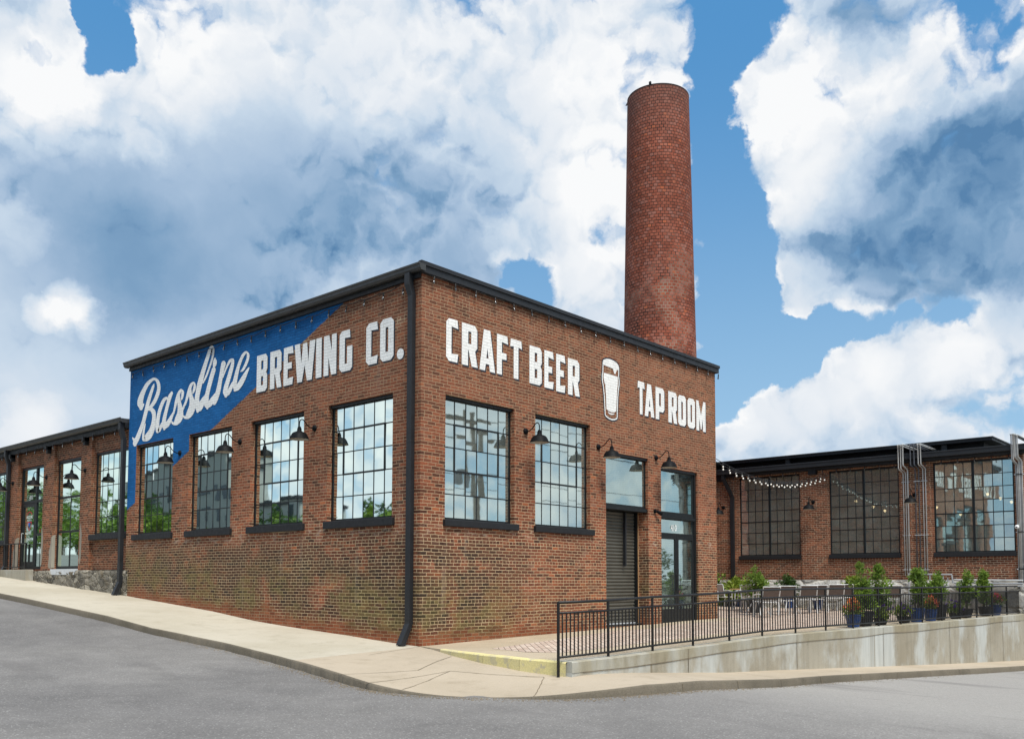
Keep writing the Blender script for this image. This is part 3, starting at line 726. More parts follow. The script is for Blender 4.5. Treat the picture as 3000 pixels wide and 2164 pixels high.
# road
def axis_pts(lo, hi, c0, c1, fine, coarse):
    out = []; x = lo
    while x < hi: out.append(x); x += fine if c0 <= x < c1 else coarse
    out.append(hi); return out
rm = MB(); xs = axis_pts(-220, 260, -20, 24, 0.8, 12.0); ys = axis_pts(-220, 160, -22, 34, 0.8, 12.0)
for x in xs:
    for y in ys: rm.v.append((x, y, road_z(x, y)))
ny = len(ys)
for i in range(len(xs)-1):
    for j in range(ny-1): rm.f.append((i*ny+j, (i+1)*ny+j, (i+1)*ny+j+1, i*ny+j+1))
struct(rm.build('road', M_road, smooth=True))
gm = MB(); gm.quad((-3000, -3000, -9), (3000, -3000, -9), (3000, 3000, -9), (-3000, 3000, -9))
struct(gm.build('ground', plain('far_ground', (0.10, 0.11, 0.06), 0.95)))
gr = MB(); rg = random.Random(77)
for k in range(2600):
    i = rg.randrange(20, len(kl)-8); q = rg.random(); x = kl[i][0]+(kl[i+1][0]-kl[i][0])*q; y = kl[i][1]+(kl[i+1][1]-kl[i][1])*q
    tx = kl[i+1][0]-kl[i][0]; ty = kl[i+1][1]-kl[i][1]; L = math.hypot(tx, ty); nx, ny_ = ty/L, -tx/L
    if nx*(-6-x)+ny_*(-9-y) < 0: nx, ny_ = -nx, -ny_
    d = .05+abs(rg.gauss(0, .10)); x += nx*d; y += ny_*d; zz = road_z(x, y)+.001; s = rg.uniform(.004, .013)*(1.6 if rg.random() < .06 else 1); a = rg.uniform(0, 6.28)
    P = [(x+s*math.cos(a+j*2.1)*rg.uniform(.7, 1.3), y+s*math.sin(a+j*2.1)*rg.uniform(.7, 1.3), zz) for j in range(3)]+[(x, y, zz+s*.8)]
    gr.add(P, [(0, 1, 3), (1, 2, 3), (2, 0, 3)])
tag(gr.build('gutter_grit', M_joint), 'loose brown grit and crumbs lying in the gutter along the kerb', 'grit', kind='stuff')
# plaza
EDGE = [(0.0, -0.02), (-.25, -.75), (-.62, -1.6), (-1.0, -2.67), (-1.17, -3.6), (-1.19, -4.52), (4.85, -4.66), (19.86, -5.82), (19.86, 12), (11.2, 12.2), (11.2, .1), (0.2, .1)]
sheet('plaza_slab', EDGE, plaza_z, M_slab, 0.7)
sheet('brick_paving', [(.21, -1.7), (2.15, -1.35), (5.07, -.92), (8, -.78), (11.75, -.78), (11.75, 11.8), (19.5, 11.8), (19.5, -4.5), (9.5, -3.75), (3, -3.45), (.1, -3.42), (-.14, -2.8)], plaza_z, M_paver, 0.7, off=0.004)
ykb = MB(); Y = [(-.36, -1.0), (-.62, -1.6), (-1.0, -2.67), (-1.17, -3.6), (-1.19, -4.52)]
for (a, b) in zip(Y, Y[1:]):
    for s in range(4):
        P = []
        for t in (s/4, (s+1)/4):
            x = a[0]+(b[0]-a[0])*t; y = a[1]+(b[1]-a[1])*t; L = math.hypot(b[0]-a[0], b[1]-a[1]); nx, ny_ = (b[1]-a[1])/L, -(b[0]-a[0])/L
            if nx > 0: nx, ny_ = -nx, -ny_
            w = 0.015+0.10*min(1, max(0, (-y-.4)/2.0)); zt = max(plaza_z(x, y), ground(x, y))+.012
            P.append([(x-nx*w, y-ny_*w, zt), (x+nx*.012, y+ny_*.012, zt-.003), (x+nx*.03, y+ny_*.03, zt-.02), (x+nx*.035, y+ny_*.035, ground(x, y)-.06)])
        o = len(ykb.v); ykb.v += P[0]+P[1]
        for r in range(3): ykb.f.append((o+r, o+r+1, o+r+5, o+r+4))
struct(ykb.build('kerb', M_yellow))
eb = MB()
for (xa, ya), (xb, yb) in (((.05, -.03), (-.25, -.75)), ((-.25, -.75), (-.40, -1.08))):
    za, zb_ = max(plaza_z(xa, ya), ground(xa, ya))+.003, max(plaza_z(xb, yb), ground(xb, yb))+.003
    eb.quad((xa-.03, ya, ground(xa, ya)-.05), (xb-.03, yb, ground(xb, yb)-.05), (xb-.015, yb, zb_), (xa-.015, ya, za)); eb.quad((xa-.015, ya, za), (xb-.015, yb, zb_), (xb+.06, yb, zb_+.002), (xa+.06, ya, za+.002))
struct(eb.build('kerb', M_slab))

# ------------------------------------------------------------------ wall and window builders
def P3(plane, c, t, z, d): return (c+d, t, z) if plane == 'x' else (t, c+d, z)
def bx(mb, plane, c, t0, t1, d0, d1, z0, z1):
    if plane == 'x': mb.box(c+d0, c+d1, t0, t1, z0, z1)
    else: mb.box(t0, t1, c+d0, c+d1, z0, z1)
def wall(mb, plane, c, t0, t1, z0, z1, ops, depth=0.12):
    T = sorted(set([t0, t1]+[o[0] for o in ops]+[o[1] for o in ops])); Z = sorted(set([z0, z1]+[o[2] for o in ops]+[o[3] for o in ops]))
    for a, b in zip(T, T[1:]):
        for e, f in zip(Z, Z[1:]):
            m, n = (a+b)/2, (e+f)/2
            if any(o[0] < m < o[1] and o[2] < n < o[3] for o in ops): continue
            mb.quad(P3(plane, c, a, e, 0), P3(plane, c, b, e, 0), P3(plane, c, b, f, 0), P3(plane, c, a, f, 0))
    for o in ops:
        D = o[4] if len(o) > 4 else depth
        a, b, e, f = o[:4]
        for (p, q) in (((a, e), (a, f)), ((b, e), (b, f)), ((a, e), (b, e)), ((a, f), (b, f))):
            mb.quad(P3(plane, c, p[0], p[1], 0), P3(plane, c, q[0], q[1], 0), P3(plane, c, q[0], q[1], D), P3(plane, c, p[0], p[1], D))
def pane_mesh(mb, plane, c, cells, d):
    for (a, b, e, f) in cells:
        tx = rnd.gauss(0, .0050); tz = rnd.gauss(0, .0045); w = (b-a)/2; h = (f-e)/2
        mb.quad(P3(plane, c, a, e, d-tx*w-tz*h), P3(plane, c, b, e, d+tx*w-tz*h), P3(plane, c, b, f, d+tx*w+tz*h), P3(plane, c, a, f, d-tx*w+tz*h))
def window(parent, plane, c, t0, t1, z0, z1, nc, nr, d=0.13, sash=None, sill=None, mid=False, heavy=(), glass=None, fr=0.052, mw=0.021):
    f = MB(); d0, d1 = d-.016, d+.03
    bx(f, plane, c, t0, t0+fr, d0, d1, z0, z1); bx(f, plane, c, t1-fr, t1, d0, d1, z0, z1)
    bx(f, plane, c, t0+fr, t1-fr, d0, d1, z0, z0+fr); bx(f, plane, c, t0+fr, t1-fr, d0, d1, z1-fr*1.6, z1); bx(f, plane, c, t0+.002, t1-.002, max(.012, d-.075), d0-.001, z1-.06, z1-.002)  # heavy head bar: steel lintel and the shadow under it, both as black frame
    a0, a1, e0, e1 = t0+fr, t1-fr, z0+fr, z1-fr*1.6
    tc = [a0+(a1-a0)*i/nc for i in range(nc+1)]; zc = [e0+(e1-e0)*i/nr for i in range(nr+1)]
    for i in range(1, nc):
        w = 0.075 if (mid and i == nc//2) else mw
        bx(f, plane, c, tc[i]-w/2, tc[i]+w/2, d-(.022 if mid and i == nc//2 else .0055), d1-.006, e0, e1)
    for j in range(1, nr):
        w = 0.036 if j in heavy else mw
        bx(f, plane, c, a0, a1, d-.0075, d1-.009, zc[j]-w/2, zc[j]+w/2)
    o = f.build('window', M_frame, parent)
    g = MB(); pane_mesh(g, plane, c, [(tc[i], tc[i+1], zc[j], zc[j+1]) for i in range(nc) for j in range(nr)], d)
    g.build('glazing', glass or M_glass, o)
    if sash:
        i0, i1, j0, j1 = sash; s = MB(); w = .018
        bx(s, plane, c, tc[i0]-w, tc[i0]+w, d-.013, d1-.016, zc[j0]-w, zc[j1]+w); bx(s, plane, c, tc[i1]-w, tc[i1]+w, d-.013, d1-.016, zc[j0]-w, zc[j1]+w)
        bx(s, plane, c, tc[i0]+w, tc[i1]-w, d-.013, d1-.016, zc[j0]-w, zc[j0]+w); bx(s, plane, c, tc[i0]+w, tc[i1]-w, d-.013, d1-.016, zc[j1]-w, zc[j1]+w)
        s.build('vent_sash', M_frame, o)
    if sill:
        s = MB(); bx(s, plane, c, t0-sill[0], t1+sill[1], -sill[3], d-.021, z0-sill[2], z0+.002); s.build('sill', M_sill, o, bevel=.012)
    return o
def text_mesh(name, body, size, origin, right, up, material, parent, n_off=0.0, squeeze=1.0):
    cu = bpy.data.curves.new(name, 'FONT'); cu.body = body; cu.size = size; cu.align_x = 'CENTER'; cu.align_y = 'CENTER'; cu.resolution_u = 2; cu.fill_mode = 'FRONT'; cu.offset = size*0.006
    ob = bpy.data.objects.new(name, cu); COL.objects.link(ob)
    dg = bpy.context.evaluated_depsgraph_get(); me = bpy.data.meshes.new_from_object(ob.evaluated_get(dg)); bpy.data.objects.remove(ob); bpy.data.curves.remove(cu)
    r = Vector(right); u = Vector(up); o = Vector(origin)
    for v in me.vertices: v.co = o+r*v.co.x*squeeze+u*v.co.y
    me.materials.clear(); me.materials.append(material); me.name = name
    ob = bpy.data.objects.new(name, me); COL.objects.link(ob); attach(ob, parent); return ob
def poly_mesh(mb, loops, plane, c):                    # loops of (t, z): outline then holes
    L3 = [[Vector((p[0], p[1], 0)) for p in l] for l in loops]; flat = [p for l in loops for p in l]
    o = len(mb.v); mb.v += [P3(plane, c, p[0], p[1], 0) for p in flat]
    mb.f += [tuple(i+o for i in f) for f in tessellate_polygon(L3)]

# block capitals of the wall lettering: outline then counters, in a unit box
GLYPH = {
 'B': [[(0, 0), (.82, 0), (1, .08), (1, .43), (.89, .51), (1, .59), (1, .91), (.84, 1), (0, 1)], [(.42, .17), (.42, .41), (.62, .41), (.62, .17)], [(.42, .60), (.42, .84), (.62, .84), (.62, .60)]],
 'R': [[(0, 0), (.4, 0), (.4, .37), (.44, .37), (.64, 0), (1.03, 0), (.87, .36), (.87, .39), (1, .46), (1, .9), (.84, 1), (0, 1)], [(.41, .53), (.41, .83), (.61, .83), (.61, .53)]],
 'E': [[(0, 0), (.93, 0), (1, .2), (.43, .17), (.43, .42), (.84, .42), (.84, .59), (.43, .59), (.43, .83), (1, .80), (.93, 1), (0, 1)]],
 'W': [[(0, 1), (.26, 1), (.335, .47), (.41, .98), (.61, .98), (.675, .47), (.74, 1), (1, 1), (.85, 0), (.62, 0), (.5, .42), (.38, 0), (.15, 0)]],
 'I': [[(0, 0), (1, 0), (1, 1), (0, 1)]],
 'N': [[(0, 0), (.38, 0), (.38, .43), (.6, 0), (1, 0), (1, 1), (.63, 1), (.63, .6), (.42, 1), (0, 1)]],
 'G': [[(.18, 0), (.84, 0), (1, .07), (1, .6), (.6, .6), (.6, .18), (.42, .18), (.42, .82), (.84, .80), (.80, 1), (.18, 1), (0, .91), (0, .09)]],
 'C': [[(.22, 0), (.93, 0), (1, .2), (.44, .18), (.44, .82), (1, .80), (.93, 1), (.22, 1), (0, .91), (0, .09)]],
 'O': [[(.2, 0), (.8, 0), (1, .09), (1, .91), (.8, 1), (.2, 1), (0, .91), (0, .09)], [(.4, .21), (.4, .79), (.6, .79), (.6, .21)]],
 'A': [[(0, 0), (.35, 0), (.40, .17), (.62, .17), (.66, 0), (1, 0), (.68, 1), (.27, 1)], [(.44, .31), (.51, .56), (.58, .31)]],
 'F': [[(0, 0), (.45, 0), (.45, .39), (.86, .39), (.86, .56), (.45, .56), (.45, .83), (1, .80), (.94, 1), (0, 1)]],
 'T': [[(.30, 0), (.70, 0), (.70, .82), (1, .79), (.95, 1), (.05, 1), (0, .79), (.30, .82)]],
 'P': [[(0, 0), (.4, 0), (.4, .25), (.84, .25), (1, .34), (1, .91), (.84, 1), (0, 1)], [(.4, .43), (.4, .83), (.6, .83), (.6, .43)]],
 'M': [[(0, 0), (.30, 0), (.30, .42), (.46, .06), (.55, .06), (.70, .42), (.70, 0), (1, 0), (1, 1), (.76, 1), (.5, .52), (.24, 1), (0, 1)]]}
def word(parent, plane, c, letters, shadow=(.034, -.036)):
    w = MB(); s = MB(); sg = -1 if plane == 'x' else 1         # left to right runs towards -y on the x wall
    for ch, a, b, z0, z1 in letters:
        for mb, off, cc in ((w, (0, 0), c-.0065), (s, shadow, c-.003)):
            loops = [[(a+(b-a)*p[0]+sg*off[0], z0+(z1-z0)*p[1]+off[1]) for p in l] for l in GLYPH[ch]]
            poly_mesh(mb, loops, plane, cc)
    # join face and shadow by short returns so the letter shade reads as one painted block
    o = w.build('painted_word', M_white, parent); s.build('letter_shadow', M_shadow, o); return o
SCRIPT_STROKES = [
 [(11.395,5.997,11.546,6.003),(11.348,6.078,11.671,6.11),(11.348,6.179,11.669,6.248),(11.289,6.321,11.553,6.401),(11.196,6.444,11.411,6.524),(11.04,6.575,11.214,6.66),(10.854,6.653,10.961,6.735),(10.73,6.669,10.725,6.744),(10.632,6.62,10.496,6.648),(10.568,6.511,10.388,6.499),(10.565,6.388,10.376,6.348),(10.644,6.253,10.456,6.195),(10.781,6.113,10.605,6.042),(10.954,6.004,10.821,5.927),(11.127,5.958,11.047,5.886),(11.175,5.945,11.147,5.898)],
 [(11.292,6.106,11.271,6.083),(11.443,6.122,11.285,6.048),(11.531,6.036,11.353,5.976)],
 [(10.776,6.568,10.719,6.55),(10.852,6.52,10.724,6.481),(10.99,6.355,10.825,6.307),(11.148,6.129,10.95,6.079),(11.273,5.858,11.072,5.81),(11.394,5.618,11.195,5.566),(11.565,5.403,11.354,5.344),(11.734,5.218,11.496,5.146),(11.876,5.085,11.649,5.01)],
 [(11.934,5.213,11.891,5.224),(11.871,5.127,11.777,5.188),(11.704,5.051,11.619,5.182)],
 [(11.061,5.879,11.072,5.952),(10.923,5.852,10.843,5.941),(10.849,5.8,10.628,5.821),(10.795,5.689,10.588,5.667),(10.823,5.527,10.596,5.484),(10.932,5.36,10.651,5.28),(11.123,5.24,10.807,5.107),(11.232,5.168,11.03,5.037),(11.148,5.109,11.302,5.074),(11.212,5.209,11.341,5.222),(11.196,5.36,11.301,5.38),(11.16,5.484,11.227,5.5),(11.153,5.543,11.175,5.548)],
 [(9.808,6.207,9.684,6.156),(9.931,6.138,9.744,6.079),(10.011,5.971,9.838,5.926),(10.126,5.736,9.952,5.694),(10.214,5.552,10.015,5.513),(10.255,5.375,10.018,5.351),(10.162,5.281,10.025,5.283)],
 [(9.905,6.05,10.006,6.027),(10.022,6.123,10.018,6.055),(10.213,6.097,10.071,6.029),(10.357,5.973,10.187,5.918),(10.491,5.782,10.307,5.736),(10.572,5.554,10.375,5.519),(10.596,5.357,10.377,5.332),(10.516,5.203,10.396,5.229),(10.304,5.229,10.455,5.282),(10.206,5.377,10.318,5.415),(10.083,5.5,10.159,5.529)],
 [(10.049,5.261,10.137,5.302),(9.865,5.308,10.076,5.4),(9.73,5.424,9.917,5.497),(9.633,5.556,9.76,5.601),(9.582,5.651,9.653,5.675)],
 [(9.575,5.616,9.657,5.635),(9.491,5.773,9.607,5.8),(9.405,5.947,9.546,5.985),(9.296,6.094,9.44,6.147),(9.212,6.166,9.273,6.229),(9.222,6.15,9.111,6.149),(9.237,6.07,9.102,6.043),(9.255,5.981,9.156,5.954),(9.253,5.92,9.227,5.912)],
 [(9.464,6.092,9.306,6.078),(9.44,5.936,9.263,5.925),(9.406,5.763,9.169,5.745),(9.431,5.613,9.105,5.552),(9.523,5.503,9.184,5.384),(9.575,5.407,9.419,5.295),(9.602,5.391,9.656,5.334),(9.698,5.432,9.74,5.419)],
 [(9.155,5.601,9.313,5.687),(9.075,5.676,9.178,5.716),(8.985,5.82,9.061,5.844)],
 [(8.979,5.773,9.063,5.796),(8.856,5.949,8.986,5.985),(8.755,6.117,8.902,6.162),(8.67,6.237,8.79,6.292),(8.612,6.265,8.615,6.323),(8.61,6.244,8.506,6.236),(8.636,6.156,8.506,6.125),(8.664,6.069,8.576,6.042),(8.666,6.018,8.642,6.01)],
 [(8.879,6.159,8.728,6.15),(8.841,6.003,8.666,5.997),(8.799,5.841,8.55,5.824),(8.827,5.709,8.507,5.642),(8.915,5.597,8.6,5.482),(8.975,5.5,8.818,5.391),(9.004,5.481,9.043,5.421),(9.102,5.517,9.139,5.501)],
 [(8.537,5.688,8.709,5.762),(8.461,5.78,8.579,5.826),(8.4,5.889,8.473,5.915)],
 [(8.313,5.533,8.442,5.543),(8.273,5.666,8.545,5.692),(8.314,5.845,8.542,5.883),(8.268,6.014,8.492,6.067),(8.184,6.198,8.424,6.264),(8.08,6.437,8.285,6.499),(7.968,6.657,8.14,6.712),(7.853,6.857,8.011,6.909),(7.766,7.021,7.894,7.072),(7.74,7.065,7.753,7.116),(7.727,7.035,7.64,7.027),(7.735,6.908,7.641,6.885),(7.801,6.742,7.709,6.714),(7.912,6.561,7.828,6.533),(8.031,6.4,7.947,6.369),(8.143,6.27,8.078,6.245),(8.165,6.214,8.142,6.205)],
 [(8.395,5.528,8.446,5.578),(8.206,5.528,8.392,5.62),(8.081,5.647,8.319,5.73),(8.014,5.769,8.188,5.837),(7.943,5.877,8.026,5.914)],
 [(7.736,6.509,7.551,6.451),(7.825,6.356,7.637,6.3),(7.936,6.136,7.746,6.084),(8.021,5.947,7.828,5.9),(8.089,5.768,7.855,5.731),(8.047,5.622,7.83,5.616),(7.961,5.56,7.843,5.568)],
 [(7.882,5.551,7.956,5.592),(7.729,5.577,7.91,5.667),(7.602,5.659,7.807,5.752),(7.491,5.79,7.626,5.85),(7.405,5.894,7.486,5.929)],
 [(7.293,6.585,7.085,6.528),(7.344,6.404,7.17,6.359),(7.414,6.183,7.233,6.139),(7.499,5.967,7.295,5.914),(7.587,5.786,7.391,5.729),(7.647,5.64,7.52,5.597),(7.628,5.606,7.603,5.593)],
 [(7.176,6.222,7.227,6.24),(7.069,6.363,7.137,6.388),(6.954,6.482,7.035,6.517),(6.831,6.574,6.914,6.625),(6.837,6.592,6.729,6.613),(6.84,6.515,6.699,6.482),(6.926,6.361,6.759,6.31),(7.037,6.168,6.859,6.114),(7.144,5.989,6.951,5.936),(7.181,5.84,6.994,5.814),(7.081,5.732,6.995,5.733)],
 [(7.036,5.72,7.105,5.761),(6.891,5.755,7.041,5.83),(6.767,5.867,6.917,5.929),(6.696,5.986,6.804,6.028),(6.647,6.072,6.7,6.094)],
 [(6.41,6.243,6.427,6.263),(6.283,6.247,6.356,6.29),(6.147,6.349,6.252,6.392),(6.048,6.488,6.158,6.521),(6.039,6.615,6.144,6.62),(6.174,6.709,6.168,6.655),(6.337,6.674,6.237,6.619),(6.467,6.551,6.348,6.505),(6.59,6.377,6.45,6.333),(6.699,6.166,6.526,6.121),(6.756,5.975,6.569,5.944),(6.684,5.837,6.568,5.83)],
 [(6.637,5.806,6.69,5.853),(6.479,5.809,6.63,5.907),(6.321,5.895,6.513,5.989),(6.191,6.021,6.371,6.099),(6.101,6.153,6.223,6.206),(6.031,6.252,6.096,6.282),(6.021,6.292,6.035,6.299)],
 [(7.641,6.751,7.548,6.738),(7.673,6.716,7.505,6.686),(7.686,6.66,7.507,6.618),(7.69,6.611,7.539,6.566),(7.675,6.563,7.604,6.539)]]

# ------------------------------------------------------------------ the brewery
LX, LY, HT = 11.361, 12.14, 7.2
brew = thing('brick_building', 'tall red brick corner building with blue painted gable and white wall lettering', 'building', (0, 0, 0))
AW = [(.822, 2.93), (3.80, 5.908), (6.745, 8.777), (9.606, 11.665)]
BW = [(.656, 2.71), (3.402, 5.408)]
wm = MB()
wall(wm, 'x', 0, 0, LY, -.6, HT, [(a, b, 2.485, 4.976) for a, b in AW])
wall(wm, 'y', 0, 0, LX, -.6, HT, [(a, b, 2.447, 4.934) for a, b in BW]+[(6.034, 7.875, .13, 4.382, .42), (8.475, 10.339, .15, 4.235, .15)])
wm.quad((LX, 0, -.6), (LX, LY, -.6), (LX, LY, HT), (LX, 0, HT)); wm.quad((0, LY, -.6), (LX, LY, -.6), (LX, LY, HT), (0, LY, HT))
wm.build('wall', M_brick, brew)
for i, (a, b) in enumerate(AW): window(brew, 'x', 0, a, b, 2.487, 4.974, 6, 5, sash=(1, 5, 2, 4), sill=(.09, .04, .155, .075))
for a, b in BW: window(brew, 'y', 0, a, b, 2.449, 4.932, 6, 5, sash=(1, 5, 2, 4), sill=(.05, .09, .135, .075))
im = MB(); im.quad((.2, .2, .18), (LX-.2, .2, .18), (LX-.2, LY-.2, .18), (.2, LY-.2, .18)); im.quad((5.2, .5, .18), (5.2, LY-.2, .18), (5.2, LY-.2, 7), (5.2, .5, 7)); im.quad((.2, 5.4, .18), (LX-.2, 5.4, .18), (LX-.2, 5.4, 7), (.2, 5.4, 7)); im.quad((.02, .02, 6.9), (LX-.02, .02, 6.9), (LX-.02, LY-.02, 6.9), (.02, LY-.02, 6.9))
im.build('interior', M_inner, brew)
# roller door under a single pane transom
rd = MB(); z = .20; N = int((3.0-.2)/.085); prof = []
for k in range(N+1):
    prof += [(.395, z), (.380, z+.016), (.376, z+.036), (.383, z+.058), (.404, z+.072)]; z += .085
for (d0, a), (d1, b) in zip(prof, prof[1:]): rd.quad((6.03, d0, a), (7.78, d0, a), (7.78, d1, b), (6.03, d1, b))
rdo = rd.build('roller_door', M_slat, brew, smooth=40.0)
b_ = MB(); b_.box(6.04, 7.80, .335, .40, .135, .20); b_.build('bottom_bar', M_doorwhite, rdo)
b_ = MB(); b_.box(7.78, 7.83, .30, .43, .14, 3.0); b_.build('guide_rail', M_frame, rdo)
b_ = MB(); b_.bar((7.30, .33, 2.98), (7.26, .31, 1.62), .07, .05); b_.build('brace', M_trim, rdo)
b_ = MB(); b_.box(7.835, 7.873, .31, .345, .14, 2.98); b_.build('timber_edge', M_wood, rdo)
b_ = MB(); b_.box(6.036, 7.873, .03, .44, 3.0, 3.085); b_.build('lintel', M_frame, brew)
def transom(t0, t1, z0, z1, d, ghost):
    o = window(brew, 'y', 0, t0, t1, z0, z1, 1, 1, d=d, glass=M_doorglass, fr=.055)
    if ghost:
        g = MB()
        for i in range(1, 6): x = t0+(t1-t0)*i/6; g.box(x-.011, x+.011, d+.09, d+.11, z0, z1)
        for i in range(1, 3): zz = z0+(z1-z0)*i/3; g.box(t0, t1, d+.092, d+.108, zz-.011, zz+.011)
        g.build('muntin_bars', M_frame, o)
    return o
transom(6.036, 7.873, 3.087, 4.380, .10, True)
transom(8.477, 10.245, 3.03, 4.233, .10, True)
t2 = transom(8.477, 10.245, 2.47, 2.96, .10, False)
text_mesh('house_number', '410', .25, (9.22, .085, 2.66), (1, 0, 0), (0, 0, 1), M_decalw, t2, squeeze=.8)
dm = MB(); dm.box(10.245, 10.337, .06, .16, .15, 4.233); dm.box(8.477, 10.245, .075, .16, 2.96, 3.03); dm.build('door_jamb', M_frame, brew)
for (a, b) in ((8.48, 9.355), (9.365, 10.24)):
    d_ = MB()
    d_.box(a, a+.085, .08, .125, .17, 2.465); d_.box(b-.085, b, .08, .125, .17, 2.465); d_.box(a+.085, b-.085, .08, .125, 2.36, 2.465); d_.box(a+.085, b-.085, .08, .125, .17, .52)
    do = d_.build('door', M_frame, brew)
    g = MB(); pane_mesh(g, 'y', 0, [(a+.085, b-.085, .52, 2.36)], .105); g.build('glass', M_doorglass, do)
    h = MB(); x = b-.045 if a < 9 else a+.045
    h.tube([(x, .085, 1.02), (x, .02, 1.02), (x, .02, 1.42), (x, .085, 1.42)], .014, 8); h.build('pull_handle', M_trim, do)
    h = MB(); h.box(a+.03, b-.03, .135, .165, 1.02, 1.06); h.build('push_bar', M_frame, do)
# roof, fascia, gutter, downspout
rf = MB(); rf.box(-.02, LX+.02, -.02, LY+.02, 7.2, 7.34); rfo = rf.build('roof', M_roof, brew)
fb = MB(); fb.box(-.10, 11.44, -.085, -.021, 7.205, 7.335); fb.box(-.115, 11.455, -.115, -.022, 7.337, 7.415); fb.box(LX+.021, 11.44, -.021, LY, 7.205, 7.40)
fb.build('fascia', M_trim, rfo)
gp = [(-.022, 7.222), (-.13, 7.222), (-.165, 7.262), (-.17, 7.315), (-.19, 7.33), (-.19, 7.362), (-.175, 7.362), (-.17, 7.34), (-.022, 7.34)]
gu = MB(); o = len(gu.v)
for y in (-.13, LY+.10):
    gu.v += [(x, y, z) for x, z in gp]
n = len(gp); gu.f += [(i, (i+1) % n, (i+1) % n+n, i+n) for i in range(n)]+[tuple(range(n)), tuple(range(2*n-1, n-1, -1))]
gu.build('gutter', M_gutter, rfo, bevel=.004)
sf = MB(); sf.box(-.05, -.003, .02, LY, 7.12, 7.2); sf.build('frieze_board', M_trimdark, rfo)
ds = MB(); ds.box(-.115, -.012, .155, .285, .42, 6.80); ds.box(-.117, -.011, .153, .287, 3.9, 3.94)
ds.add([(-.165, .19, 7.23), (-.045, .19, 7.23), (-.045, .33, 7.23), (-.165, .33, 7.23), (-.165, .19, 7.0), (-.045, .19, 7.0), (-.045, .33, 7.0), (-.165, .33, 7.0), (-.116, .153, 6.79), (-.011, .153, 6.79), (-.011, .287, 6.79), (-.116, .287, 6.79)],
       [(0, 1, 5, 4), (1, 2, 6, 5), (2, 3, 7, 6), (3, 0, 4, 7), (4, 5, 9, 8), (5, 6, 10, 9), (6, 7, 11, 10), (7, 4, 8, 11)])
ds.add([(-.116, .154, .43), (-.011, .154, .43), (-.011, .286, .43), (-.116, .286, .43), (-.32, .16, .035), (-.20, .16, .0), (-.20, .295, .0), (-.32, .295, .035)],
       [(0, 1, 5, 4), (1, 2, 6, 5), (2, 3, 7, 6), (3, 0, 4, 7), (4, 5, 6, 7)])
ds.build('downspout', M_trim, brew, bevel=.006)
# painted lettering
za, zb = 5.637, 6.508
word(brew, 'x', 0, [('B', 5.705, 5.268, za, zb), ('R', 5.152, 4.70, za, zb), ('E', 4.612, 4.236, za, zb), ('W', 4.19, 3.42, za, zb), ('I', 3.39, 3.186, za, zb), ('N', 3.107, 2.664, za, zb), ('G', 2.562, 2.125, za, zb)])
co = word(brew, 'x', 0, [('C', 1.672, 1.300, za+.01, zb), ('O', 1.228, .812, za+.01, zb)])
dt = MB(); dt2 = MB()
for mb, cy, cz, x in ((dt, .607, 5.718, -.0065), (dt2, .585, 5.700, -.003)):
    poly_mesh(mb, [[(cy+.104*math.cos(k*math.pi/12), cz+.108*math.sin(k*math.pi/12)) for k in range(24)]], 'x', x)
d_ = dt.build('painted_full_stop', M_white, co); dt2.build('letter_shadow', M_shadow, co)
word(brew, 'y', 0, [('C', .657, .992, 5.617, 6.48), ('R', 1.095, 1.545, 5.615, 6.473), ('A', 1.612, 2.085, 5.60, 6.468), ('F', 2.14, 2.49, 5.60, 6.455), ('T', 2.56, 2.942, 5.592, 6.442)])
word(brew, 'y', 0, [('B', 3.195, 3.615, 5.577, 6.42), ('E', 3.706, 4.032, 5.565, 6.412), ('E', 4.125, 4.456, 5.546, 6.405), ('R', 4.554, 4.985, 5.54, 6.386)])
word(brew, 'y', 0, [('T', 7.405, 7.722, 5.488, 6.33), ('A', 7.725, 8.17, 5.48, 6.32), ('P', 8.237, 8.656, 5.466, 6.31)])
word(brew, 'y', 0, [('R', 8.853, 9.278, 5.458, 6.30), ('O', 9.343, 9.748, 5.45, 6.28), ('O', 9.83, 10.22, 5.445, 6.267), ('M', 10.293, 10.797, 5.43, 6.27)])
sw = MB()
for k, st in enumerate(SCRIPT_STROKES):
    Lp = spline([(a, b, 0) for a, b, c, d in st], 5); Rp = spline([(c, d, 0) for a, b, c, d in st], 5)
    x = -.0040-.00022*k; o = len(sw.v)
    for p, q in zip(Lp, Rp): sw.v += [(x, p.x, p.y), (x, q.x, q.y)]
    for i in range(len(Lp)-1): sw.f.append((o+2*i, o+2*i+1, o+2*i+3, o+2*i+2))
    for (p, q) in ((Lp[0], Rp[0]), (Lp[-1], Rp[-1])):             # brush-round ends
        c0 = (p+q)/2; r0 = (p-q).length/2; ax = (p-q).normalized() if r0 > 1e-4 else Vector((1, 0, 0)); ay = Vector((-ax.y, ax.x, 0)); o = len(sw.v)
        if r0 > .02:
            sw.v += [(x-.00008, *(c0+ax*math.cos(a)*r0+ay*math.sin(a)*r0*.75)[:2]) for a in [2*math.pi*i/14 for i in range(14)]]; sw.f.append(tuple(o+i for i in range(14)))
sw.build('painted_script_word', M_white, brew)
